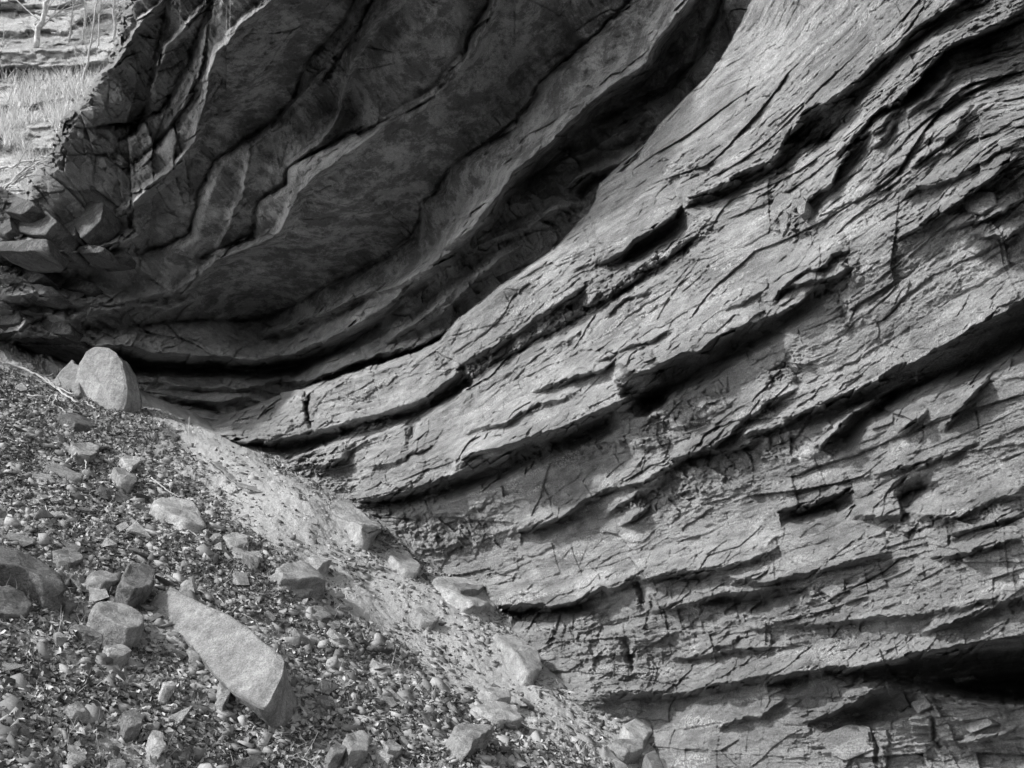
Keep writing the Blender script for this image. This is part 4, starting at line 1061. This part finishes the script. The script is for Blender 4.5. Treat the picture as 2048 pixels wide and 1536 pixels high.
for k, (poly, th, side) in enumerate(BLOCKS):
    cu = sum(p[0] for p in poly) / len(poly); cv = sum(p[1] for p in poly) / len(poly)
    D_ = cliffD(cu, cv) - (0.20 if side == 0 else 0.10)
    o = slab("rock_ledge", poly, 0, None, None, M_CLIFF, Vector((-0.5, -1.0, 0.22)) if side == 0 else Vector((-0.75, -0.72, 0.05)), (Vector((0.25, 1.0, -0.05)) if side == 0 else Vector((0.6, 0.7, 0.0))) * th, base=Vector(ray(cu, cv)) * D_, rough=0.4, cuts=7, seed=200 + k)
    for key in ("label", "category"):
        if key in o: del o[key]
    o["kind"] = "structure"
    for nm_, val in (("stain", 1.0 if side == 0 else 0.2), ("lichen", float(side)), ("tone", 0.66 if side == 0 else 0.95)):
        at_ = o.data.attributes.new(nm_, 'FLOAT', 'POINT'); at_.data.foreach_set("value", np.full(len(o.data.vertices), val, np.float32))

# prototypes for the many small stones
def proto_rock(k):
    rg = np.random.default_rng(900 + k)
    dims = np.array([1.0, rg.uniform(0.45, 0.85), rg.uniform(0.16, 0.42)])
    bm = bmesh.new()
    for i in range(9):
        p = rg.uniform(-1, 1, 3); p = p / np.abs(p).max() * rg.uniform(0.8, 1.0)
        bm.verts.new(p * dims * 0.5)
    r = bmesh.ops.convex_hull(bm, input=bm.verts)
    bmesh.ops.delete(bm, geom=[v for v in bm.verts if not v.link_faces], context='VERTS')
    bmesh.ops.bevel(bm, geom=list(bm.edges), offset=0.008, segments=1, affect='EDGES')
    bmesh.ops.triangulate(bm, faces=bm.faces)
    bmesh.ops.subdivide_edges(bm, edges=bm.edges, cuts=2, use_grid_fill=True)
    co = np.array([v.co for v in bm.verts])
    for a in range(3):
        d = fbm3(co[:, 0] * 4 + 9 * k, co[:, 1] * 4, co[:, 2] * 6 + a * 5, 700 + a, 3)
        for v, x in zip(bm.verts, d): v.co[a] += x * 0.02
    me = bpy.data.meshes.new("stone"); bm.to_mesh(me); bm.free()
    me.materials.append([M_PALE, M_STONE, M_STONE, M_PALE, M_MOSS][k % 5])
    return me
protos = [proto_rock(k) for k in range(15)]
def on_soil(u, v, lift=0.0):
    d, h, dC = soil(np.array([u]), np.array([v]))
    return ground_pt(u, v, float(h[0]) + lift), float(d[0]), float(dC[0])
basis = Matrix((DOWN, SIDE, GN)).transposed()
def slope_rot(yaw, tx, ty):
    return (basis @ (Matrix.Rotation(yaw, 3, 'Z') @ Matrix.Rotation(tx, 3, 'X') @ Matrix.Rotation(ty, 3, 'Y'))).to_4x4()
n_st = 0
small = []
rs = np.random.default_rng(5)
tries = 0
while n_st < 235 and tries < 5000:
    tries += 1
    u = rs.uniform(-20, 1330); v = rs.uniform(740, 1550)
    dC = float(polydist(np.array([u]), np.array([v]), CONTACT)[0][0])
    if dC > -22: continue
    p, dst, _ = on_soil(u, v)
    if dst > 0.4 and rs.random() < 0.8: continue
    # stones gather in a belt through the middle of the scree
    if rs.random() > 0.35 + 0.65 * math.exp(-((v - (820 + 0.62 * u + 90)) / 170.0) ** 2): continue
    size = 0.15 + 0.27 * rs.random() ** 2.2
    o = link(bpy.data.objects.new("loose_stone", protos[int(rs.integers(15))]))
    zone = 'dust' if dst > 0.4 else ('upper' if v < 1000 else ('left' if u < 420 else 'lower'))
    small.append((o, u, v, zone))
    M = slope_rot(rs.normal(0.2, 0.7), rs.normal(0, 0.25), rs.normal(0.1, 0.25))
    M.translation = p + GN * size * 0.14
    o.matrix_world = M @ Matrix.Diagonal((size, size, size, 1))
    n_st += 1

MARKS = [("tall standing stone", 200, 770), ("stepped rock", 125, 942), ("pale double boulder", 358, 1022), ("thick slab at the left border", 60, 1125), ("dark pointed boulder", 275, 1150),
         ("longest slab's upper end", 340, 1230), ("longest slab's dark end", 560, 1370), ("bright thick slab", 608, 1140), ("mossy fallen branch", 775, 1318), ("triangular slab at the cliff foot", 930, 1190),
         ("undercut boulder", 945, 1470), ("broad flat slab low on the slope", 1000, 1422), ("bright egg shaped stone", 316, 1476), ("tilted slab at the cliff foot", 705, 1035),
         ("pale five sided block", 470, 1078), ("square flat stone in the corner", 155, 1508), ("bright upright sliver", 728, 1406), ("stump shaped block", 1275, 1455),
         ("pale bar shaped stone at the bottom", 768, 1502), ("rounded dark ended block", 263, 924), ("long dusty ledge stone", 480, 955), ("dark leaf patch at the bottom", 1090, 1440)]
DIRS = ["right of", "below right of", "below", "below left of", "left of", "above left of", "above", "above right of"]
GRP = {'dust': "loose stones on the dusty strip", 'upper': "loose stones high on the scree", 'left': "loose stones in the left scree", 'lower': "loose stones in the lower scree"}
byk = {}
for o, u, v, zone in small:
    m = min(MARKS, key=lambda m: math.dist((u, v), m[1:]))
    k = int(round(math.atan2(v - m[2], u - m[1]) / (math.pi / 4))) % 8
    byk.setdefault((m[0], k), []).append((math.dist((u, v), m[1:]), o, zone))
ORD = ["nearest", "second nearest", "third nearest", "fourth nearest", "fifth nearest", "sixth nearest", "seventh nearest", "eighth nearest", "ninth nearest", "tenth nearest"]
for (mk, k), L in byk.items():
    for i, (d, o, zone) in enumerate(sorted(L, key=lambda t: t[0])):
        tag(o, "%s small loose stone %s the %s" % (ORD[min(i, 9)], DIRS[k], mk), "stone", GRP[zone])

# ------------------------------------------------------------------ leaf litter and stone chips (uncountable)
def scatter(n, seed, dens):
    r = np.random.default_rng(seed)
    u = r.uniform(-120, 1420, n * 6); v = r.uniform(690, 1660, n * 6)
    q = ground_q(u, v)
    w = np.clip((0.05 / q) ** 1.2, 0.15, 1.5) / 1.5
    d, h, dC = soil(u, v)
    w = w * dens(u, v, d) * (dC < -8)
    k = r.random(n * 6) < w
    u, v, q, h = u[k][:n], v[k][:n], q[k][:n], h[k][:n]
    x, y, z = ray(u, v)
    P = np.stack([x / q, y / q, z / q], -1) + h[:, None] * np.array(GN)
    return P, u, v
def rand_rot(n, r, tilt):
    yaw = r.uniform(0, 2 * np.pi, n); a = r.normal(0, tilt, n); b = r.normal(0, tilt, n)
    cy, sy = np.cos(yaw), np.sin(yaw)
    Rz = np.zeros((n, 3, 3)); Rz[:, 0, 0] = cy; Rz[:, 0, 1] = -sy; Rz[:, 1, 0] = sy; Rz[:, 1, 1] = cy; Rz[:, 2, 2] = 1
    Rx = np.zeros((n, 3, 3)); Rx[:, 0, 0] = 1; Rx[:, 1, 1] = np.cos(a); Rx[:, 1, 2] = -np.sin(a); Rx[:, 2, 1] = np.sin(a); Rx[:, 2, 2] = np.cos(a)
    Ry = np.zeros((n, 3, 3)); Ry[:, 1, 1] = 1; Ry[:, 0, 0] = np.cos(b); Ry[:, 0, 2] = np.sin(b); Ry[:, 2, 0] = -np.sin(b); Ry[:, 2, 2] = np.cos(b)
    return np.array(basis) @ Rz @ Rx @ Ry
def many(name, P, R, size, local, faces, mat, shade):
    """one mesh of n pieces; local[n,k,3]"""
    n, k = local.shape[:2]
    co = np.einsum('nij,nkj->nki', R, local * size[:, None, None]) + P[:, None]
    F_ = (np.arange(n)[:, None, None] * k + np.array(faces)[None]).reshape(-1, len(faces[0])).astype(np.int32)
    me = bpy.data.meshes.new(name)
    me.vertices.add(n * k); me.vertices.foreach_set("co", co.astype(np.float32).ravel())
    me.loops.add(F_.size); me.loops.foreach_set("vertex_index", F_.ravel())
    m = F_.shape[1]
    me.polygons.add(len(F_)); me.polygons.foreach_set("loop_start", np.arange(0, F_.size, m, dtype=np.int32)); me.polygons.foreach_set("loop_total", np.full(len(F_), m, np.int32))
    me.update(calc_edges=True); me.materials.append(mat)
    a = me.attributes.new("shade", 'FLOAT', 'POINT'); a.data.foreach_set("value", np.repeat(shade, k).astype(np.float32))
    return link(bpy.data.objects.new(name, me))
def mat_shade(name, mul):
    m, nt, b = new_mat(name); N = NT(nt)
    c = N.math('MULTIPLY', N.attr("shade"), N.ramp(N.noise(N.coord(), 40, 3, 0.7), [(0.3, 0.75 * mul), (0.7, 1.2 * mul)]))
    nt.links.new(c, b.inputs['Base Color'])
    return m
M_LEAF = mat_shade("dry_leaves", 1.0); M_CHIP = mat_shade("stone_chips", 1.0)
r = np.random.default_rng(31)
P, u_, v_ = scatter(62000, 31, lambda u, v, d: np.clip(1 - 1.15 * d, 0.03, 1) * np.clip(0.55 + 1.1 * fbm2(u / 110, v / 70, 44, 3), 0.1, 1))
n = len(P)
xs = np.array([-0.5, -0.2, 0.2, 0.5]); loc = np.zeros((n, 8, 3))
wdt = r.uniform(0.35, 0.7, (n, 1)) * np.array([0.25, 1.0, 0.9, 0.15])[None]
curl = r.uniform(-0.6, 1.3, (n, 1)); bend = r.normal(0, 0.9, (n, 1))
loc[:, :4, 0] = xs; loc[:, 4:, 0] = xs
loc[:, :4, 1] = wdt * 0.5; loc[:, 4:, 1] = -wdt * 0.5
loc[:, :4, 2] = curl * wdt * 0.35 + bend * xs ** 2 + r.normal(0, 0.06, (n, 4)); loc[:, 4:, 2] = curl * wdt * 0.35 + bend * xs ** 2 + r.normal(0, 0.06, (n, 4))
mid = loc[:, :4].copy(); mid[:, :, 1] = 0; mid[:, :, 2] = bend * xs ** 2
loc = np.concatenate([loc[:, :4], mid, loc[:, 4:]], 1)
fc = [(a, a + 1, a + 5, a + 4) for a in (0, 1, 2)] + [(a, a + 1, a + 5, a + 4) for a in (4, 5, 6)]
litter = many("leaf_litter", P + np.array(GN) * r.uniform(0.0, 0.035, (n, 1)), rand_rot(n, r, 0.5), r.uniform(0.045, 0.095, n), loc, fc, M_LEAF, 0.06 + 0.46 * r.random(n) ** 1.7)
tag(litter, kind='stuff')
r = np.random.default_rng(32)
P, u_, v_ = scatter(32000, 32, lambda u, v, d: np.clip(0.8 - 0.42 * d, 0.1, 1) * np.clip(0.45 + 1.6 * fbm2(u / 140 + 9, v / 80, 45, 3) + 0.4 * np.exp(-((v - (910 + 0.62 * u)) / 150.0) ** 2), 0.05, 1))
n = len(P)
cube = np.array([(x, y, z) for x in (-.5, .5) for y in (-.5, .5) for z in (-.5, .5)])
loc = cube[None] * np.stack([np.ones(n), r.uniform(0.45, 0.9, n), r.uniform(0.12, 0.35, n)], -1)[:, None] * r.uniform(0.45, 1.3, (n, 8, 3)) + r.normal(0, 0.04, (n, 8, 3))
fc = [(0, 1, 3, 2), (4, 6, 7, 5), (0, 4, 5, 1), (2, 3, 7, 6), (0, 2, 6, 4), (1, 5, 7, 3)]
chips = many("stone_chips", P, rand_rot(n, r, 0.35), 0.035 + 0.13 * r.random(n) ** 3.0, loc, fc, M_CHIP, 0.10 + 0.30 * r.random(n) ** 1.3)
tag(chips, kind='stuff')
r = np.random.default_rng(33)
P, u_, v_ = scatter(3400, 33, lambda u, v, d: 0.62 * np.clip(0.95 - 0.85 * d, 0.1, 1) * np.clip(0.3 + 1.8 * fbm2(u / 120 + 5, v / 70, 46, 3) + 0.55 * np.exp(-((v - (900 + 0.62 * u)) / 140.0) ** 2), 0.04, 1))
n = len(P)
def prisms(n, r, thin):
    """irregular six sided flat pieces: top ring, bottom ring"""
    ang = (np.arange(6)[None] + r.uniform(-0.42, 0.42, (n, 6))) * np.pi / 3
    rad = r.uniform(0.24, 0.62, (n, 6)); w = r.uniform(0.45, 0.9, (n, 1))
    t = np.stack([np.cos(ang) * rad, np.sin(ang) * rad * w, np.zeros((n, 6))], -1)
    th = r.uniform(thin[0], thin[1], (n, 1)); slope = r.normal(0, 0.12, (n, 1))
    top = t.copy(); top[..., 2] = th / 2 + t[..., 0] * slope
    bot = t * r.uniform(0.8, 1.15, (n, 1, 1)); bot[..., 2] = -th / 2
    return np.concatenate([top, bot], 1)
PF = [(0, 1, 2, 5), (2, 3, 4, 5), (11, 8, 7, 6), (11, 10, 9, 8)] + [(k, 6 + k, 6 + (k + 1) % 6, (k + 1) % 6) for k in range(6)]
shards = many("flat_stone_shards", P + np.array(GN) * 0.02, rand_rot(n, r, 0.25), 0.11 + 0.22 * r.random(n) ** 2.0, prisms(n, r, (0.10, 0.28)), PF, M_CHIP, 0.12 + 0.28 * r.random(n))
tag(shards, kind='stuff')
r = np.random.default_rng(34)
P, u_, v_ = scatter(5200, 34, lambda u, v, d: (fbm2(u / 45, v / 35, 47, 2) > 0.22) * 1.0 + 0.02)
n = len(P)
gup = np.array([[0.05, -0.15, 1.0]]) + r.normal(0, 0.4, (n, 3)); gup /= np.linalg.norm(gup, axis=1)[:, None]
gs = r.normal(0, 1, (n, 3)); gs -= gup * (gs * gup).sum(1)[:, None]; gs /= np.linalg.norm(gs, axis=1)[:, None]
gd = r.normal(0, 0.35, (n, 3)); L_ = r.uniform(0.05, 0.2, n); co = np.zeros((n, 6, 3))
for j, (t, w) in enumerate(((0, 1), (0.55, 0.8), (1.0, 0.2))):
    c = P + gup * (L_ * t)[:, None] + gd * (L_ * t * t)[:, None]
    co[:, j * 2] = c - gs * 0.003 * w; co[:, j * 2 + 1] = c + gs * 0.003 * w
tufts = many("sparse_grass", np.zeros((n, 3)), np.repeat(np.eye(3)[None], n, 0), np.ones(n), co, [(0, 1, 3, 2), (2, 3, 5, 4)], M_LEAF, 0.25 + 0.4 * r.random(n))
tag(tufts, kind='stuff')

# ------------------------------------------------------------------ wood: sticks, trees, brush
def mat_wood(name, lo, hi, sc=20):
    m, nt, b = new_mat(name); N = NT(nt)
    v = N.coord()
    c = N.ramp(N.noise(v, sc, 5, 0.7), [(0.35, lo), (0.65, hi)])
    nt.links.new(c, b.inputs['Base Color'])
    N.bump(N.noise(v, 60, 3), 0.8, 0.01, b)
    return m
M_TWIG = mat_wood("pale_twig_bark", 0.30, 0.5); M_BRANCH = mat_wood("mossy_bark", 0.05, 0.16, 30); M_BIRCH = mat_wood("pale_bark", 0.28, 0.72, 5); M_SAP = mat_wood("sapling_bark", 0.28, 0.6)
def tube(bm, pts, radii, n=8):
    rings = []
    for i, p in enumerate(pts):
        t = (pts[min(i + 1, len(pts) - 1)] - pts[max(i - 1, 0)]).normalized()
        a = t.orthogonal().normalized() if i == 0 else (rings_a - t * rings_a.dot(t)).normalized()
        rings_a = a
        b = t.cross(a)
        rings.append([bm.verts.new(p + (a * math.cos(2 * math.pi * k / n) + b * math.sin(2 * math.pi * k / n)) * radii[i]) for k in range(n)])
    for r0, r1 in zip(rings, rings[1:]):
        for k in range(n): bm.faces.new((r0[k], r0[(k + 1) % n], r1[(k + 1) % n], r1[k]))
    bm.faces.new(rings[0][::-1]); bm.faces.new(rings[-1])
def finish(bm, name, mat, origin, parent=None):
    for v in bm.verts: v.co -= origin
    me = bpy.data.meshes.new(name); bmesh.ops.recalc_face_normals(bm, faces=bm.faces); bm.to_mesh(me); bm.free(); me.materials.append(mat)
    for p in me.polygons: p.use_smooth = True
    o = link(bpy.data.objects.new(name, me))
    if parent: o.parent = parent
    else: o.location = origin
    return o
def smooth_path(ps, n):
    out = []
    for i in range(len(ps) - 1):
        p0, p1, p2, p3 = ps[max(i - 1, 0)], ps[i], ps[i + 1], ps[min(i + 2, len(ps) - 1)]
        for k in range(n):
            t = k / n
            out.append(0.5 * ((2 * p1) + (p2 - p0) * t + (2 * p0 - 5 * p1 + 4 * p2 - p3) * t * t + (3 * p1 - p0 - 3 * p2 + p3) * t ** 3))
    return out + [ps[-1]]
def stick(name, px, rad, label, mat, forks=(), lift=0.03, cat="branch"):
    bm = bmesh.new()
    ps = [on_soil(u, v)[0] + GN * lift for u, v in px]
    path = smooth_path(ps, 6)
    path = [p + Vector(rs.normal(0, rad * 0.35, 3)) for p in path]
    tube(bm, path, [rad * (1 - 0.65 * k / len(path)) * rs.uniform(0.85, 1.15) for k in range(len(path))], 7)
    for fk in forks:
        fp = [on_soil(u, v)[0] + GN * (lift + 0.06 * i) for i, (u, v) in enumerate(fk)]
        fpath = smooth_path(fp, 4)
        tube(bm, fpath, [rad * 0.5 * (1 - 0.6 * k / len(fpath)) for k in range(len(fpath))], 6)
    o = finish(bm, name, mat, ps[0])
    tag(o, label, cat)
    return o
stick("fallen_branch", [(706,1302),(725,1312),(745,1318),(780,1314),(800,1320),(820,1330),(842,1338)], 0.046, "dark mossy branch lying across the lower slope", M_BRANCH, [[(790,1316),(793,1310)], [(775,1318),(765,1326),(758,1330)]], 0.12)
stick("fallen_stick", [(84,768),(105,780),(125,800),(150,816),(165,818),(178,826),(186,832)], 0.03, "long pale peeled stick left of the standing stone", M_TWIG, [], 0.10)
stick("fallen_stick", [(0,738),(40,752),(80,770),(110,786),(140,806)], 0.035, "thick pale pole entering from the left border below the ledges", M_TWIG, [[(60,762),(90,768),(100,764)]], 0.10)
stick("fallen_stick", [(52,795),(75,803),(95,806),(102,800),(108,806),(102,818),(118,824),(128,832)], 0.028, "crooked forked root lying above the thin flat slab", M_TWIG, [[(95,806),(92,816)], [(106,802),(108,818)]], 0.10)
stick("fallen_stick", [(130,930),(150,912),(156,904),(172,922),(168,945)], 0.024, "forked stick propped on the long stepped rock", M_TWIG, [], 0.14)
stick("fallen_stick", [(300,966),(330,984),(355,996),(366,998)], 0.012, "thin straight stick ending at the double boulder", M_TWIG, [], 0.12)
stick("fallen_stick", [(365,1088),(372,1084),(396,1094),(402,1092)], 0.018, "curved stick below the double boulder", M_TWIG)
stick("fallen_stick", [(0,1392),(18,1380),(32,1368),(34,1352)], 0.016, "bent stick at the left border among dark leaves", M_TWIG, [[(32,1368),(44,1392)]])
stick("fallen_stick", [(55,1308),(68,1322),(80,1344),(86,1352)], 0.010, "thin curved twig near the mossy left boulder", M_TWIG)
stick("fallen_stick", [(92,1354),(102,1334),(106,1322)], 0.008, "short upright twig right of the thin curved twig", M_TWIG)
stick("fallen_stick", [(135,1386),(160,1392),(190,1396),(208,1402)], 0.010, "long thin twig below the pale wedge", M_TWIG, [[(150,1390),(170,1380)]])
stick("fallen_stick", [(420,1196),(438,1224),(448,1240)], 0.010, "arched twig on the scree above the longest slab", M_TWIG)
stick("fallen_stick", [(455,1240),(480,1256),(508,1268)], 0.008, "straight twig lying along the back of the longest slab", M_TWIG)
stick("fallen_stick", [(410,1130),(425,1142),(434,1152)], 0.008, "short pale twig above the long dark slab", M_TWIG)
stick("fallen_stick", [(76,1008),(85,1030),(90,1048)], 0.010, "pale twig hanging down the upper left scree", M_TWIG)
stick("fallen_stick", [(60,1290),(58,1302),(54,1310)], 0.007, "tiny twig beside the mossy left boulder", M_TWIG)
stick("fallen_stick", [(602,1500),(622,1508),(640,1516),(650,1520)], 0.010, "brittle twig tangle near the bottom border", M_TWIG, [[(610,1503),(622,1492),(630,1480)], [(620,1507),(618,1520),(610,1526)], [(630,1512),(640,1500)]])
stick("fallen_stick", [(365,870),(368,900),(368,926),(370,932)], 0.006, "hair thin stalk standing alone in the upper scree", M_TWIG, [], 0.3)
stick("fallen_stick", [(545,1240),(580,1236),(610,1238)], 0.006, "hair thin twig below the sloping grey plate", M_TWIG)

# bare trees on the far hillside
def tree(name, px0, px1, D, rad, label, mat, nb, seed, spread=1.0):
    rt = random.Random(seed)
    x, y, z = ray(*px0); base = hill_pt(*px0)
    D = base.length / Vector((x, y, z)).length
    x, y, z = ray(*px1); top = Vector((x, y, z)) * D
    root = bpy.data.objects.new(name, None); link(root); root.location = base
    tag(root, label, "tree", "bare trees on the far hillside")
    n = 12
    pts = [base.lerp(top, k / n) + Vector((rt.gauss(0, 1), rt.gauss(0, 1), 0)) * rad * 0.5 * (k > 0) for k in range(n + 1)]
    bm = bmesh.new(); tube(bm, pts, [rad * (1 - 0.72 * k / n) for k in range(n + 1)], 9)
    finish(bm, "trunk", mat, base, root)
    bm = bmesh.new()
    for i in range(nb * 2):
        k = rt.uniform(0.15, 1.0); p = base.lerp(top, k)
        d = Vector((rt.uniform(-1, 1), rt.uniform(-0.6, 0.6), rt.uniform(0.5, 1.3))).normalized()
        L = rt.uniform(0.8, 2.4) * spread
        r0 = max(rad * 0.32 * (1.1 - k), 0.012)
        pp = [p]
        for s_ in range(5):
            d = (d + Vector((rt.gauss(0, .18), rt.gauss(0, .18), rt.gauss(0.04, .12)))).normalized()
            pp.append(pp[-1] + d * L / 5)
        tube(bm, pp, [r0 * (1 - 0.8 * j / 5) for j in range(6)], 5)
        for j in (2, 3, 4):
            d2 = (d + Vector((rt.uniform(-1, 1), rt.uniform(-.5, .5), rt.uniform(-.3, .8)))).normalized()
            q_ = [pp[j], pp[j] + d2 * L * 0.18, pp[j] + d2 * L * 0.36 + Vector((0, 0, 0.04))]
            tube(bm, q_, [r0 * 0.5, r0 * 0.35, r0 * 0.2], 4)
    finish(bm, "bare_branches", mat, base, root)
    return root
tree("birch_tree", (72,96), (108,-60), 0, 0.13, "thick pale leaning trunk on the far ledge", M_BIRCH, 12, 1, 1.2)
tree("sapling", (138,84), (156,-60), 0, 0.045, "thin sapling standing just right of the thick pale trunk", M_SAP, 12, 2)
tree("sapling", (162,186), (208,-60), 0, 0.06, "tall slender sapling crossing the far ledges to the top border", M_SAP, 18, 3)
tree("sapling", (229,84), (226,-60), 0, 0.07, "pale upright trunk next to the edge of the overhang", M_SAP, 14, 4)
tree("sapling", (165,88), (176,-60), 0, 0.035, "wispy sapling between the two slender stems", M_SAP, 10, 5, 0.8)
tree("sapling", (54,160), (72,90), 0, 0.035, "short curved sapling growing out of the dark undercut ledge", M_SAP, 5, 6, 0.6)
tree("sapling", (3,140), (8,60), 0, 0.035, "thin sapling at the left border on the far ledge", M_SAP, 6, 7, 0.6)
tree("sapling", (195,100), (205,-60), 0, 0.04, "faint upright sapling left of the trunk beside the overhang", M_SAP, 12, 8, 0.9)

# dry brush on the far hillside and on the overhang's shoulder
r = np.random.default_rng(61)
n = 26000
bu = r.uniform(-60, 270, n); bv = r.uniform(60, 400, n)
k = (bv > 150 + 60 * r.random(n)) & (fbm2(bu / 50, bv / 40, 71, 3) > -0.16 + 0.25 * (bu < 90)) | ((np.abs(bv - 150) < 14) & (r.random(n) < 0.25))
bu, bv = bu[k], bv[k]; n = len(bu)
P = np.array([hill_pt(a, b) for a, b in zip(bu, bv)]) - np.array([0, 0.1, 0.05])
lean = np.stack([r.normal(0.05, 0.35, n), r.normal(-0.25, 0.2, n), np.ones(n)], -1); lean /= np.linalg.norm(lean, axis=1)[:, None]
L = r.uniform(0.3, 1.0, n)
sidev = np.stack([r.normal(1, .3, n), r.normal(0, .5, n), r.normal(0, .1, n)], -1); sidev /= np.linalg.norm(sidev, axis=1)[:, None]
droop = np.stack([r.normal(0, .35, n), r.normal(0, .2, n), -r.uniform(0, .3, n)], -1)
co = np.zeros((n, 6, 3)); w0 = 0.011
for j, (t, w) in enumerate(((0, 1), (0.55, 0.8), (1.0, 0.25))):
    c = P + lean * (L * t)[:, None] + droop * (L * t * t)[:, None]
    co[:, j * 2] = c - sidev * w0 * w; co[:, j * 2 + 1] = c + sidev * w0 * w
brush = many("dry_brush", np.zeros((n, 3)), np.repeat(np.eye(3)[None], n, 0), np.ones(n), co, [(0, 1, 3, 2), (2, 3, 5, 4)], M_LEAF, 0.45 + 0.4 * r.random(n))
tag(brush, kind='stuff')
# pile of dead branches at the foot of the overhang's edge
for k, (a, b, lab) in enumerate([((-5, 345), (100, 318), "longest dead branch of the pile at the foot of the overhang edge"), ((10, 372), (95, 330), "dead branch under the longest one in the pile"),
                                 ((0, 392), (60, 335), "steep dead branch at the left of the pile"), ((30, 360), (104, 306), "thin dead branch topmost in the pile")]):
    bm = bmesh.new(); rt = random.Random(80 + k)
    D_ = 25.0
    pa = Vector(ray(*a)) * D_; pb = Vector(ray(*b)) * (D_ - 0.6)
    pts = [pa.lerp(pb, t / 10) + Vector((rt.gauss(0, .03), rt.gauss(0, .03), rt.gauss(0, .03) + 0.12 * math.sin(t / 10 * 3.1))) for t in range(11)]
    tube(bm, pts, [0.035 * (1 - 0.05 * t) for t in range(11)], 6)
    for j in range(14):
        t = rt.uniform(0.1, 1); p = pa.lerp(pb, t) ; d = (pb - pa).normalized() + Vector((rt.uniform(-.6, .6), rt.uniform(-.4, .4), rt.uniform(-.7, .7)))
        d = d.normalized() * rt.uniform(0.3, 0.9)
        tube(bm, [p, p + d * 0.5 + Vector((0, 0, .03)), p + d], [0.014, 0.010, 0.004], 4)
    tag(finish(bm, "dead_branch", M_SAP, pa), lab, "branch", "pile of dead branches")
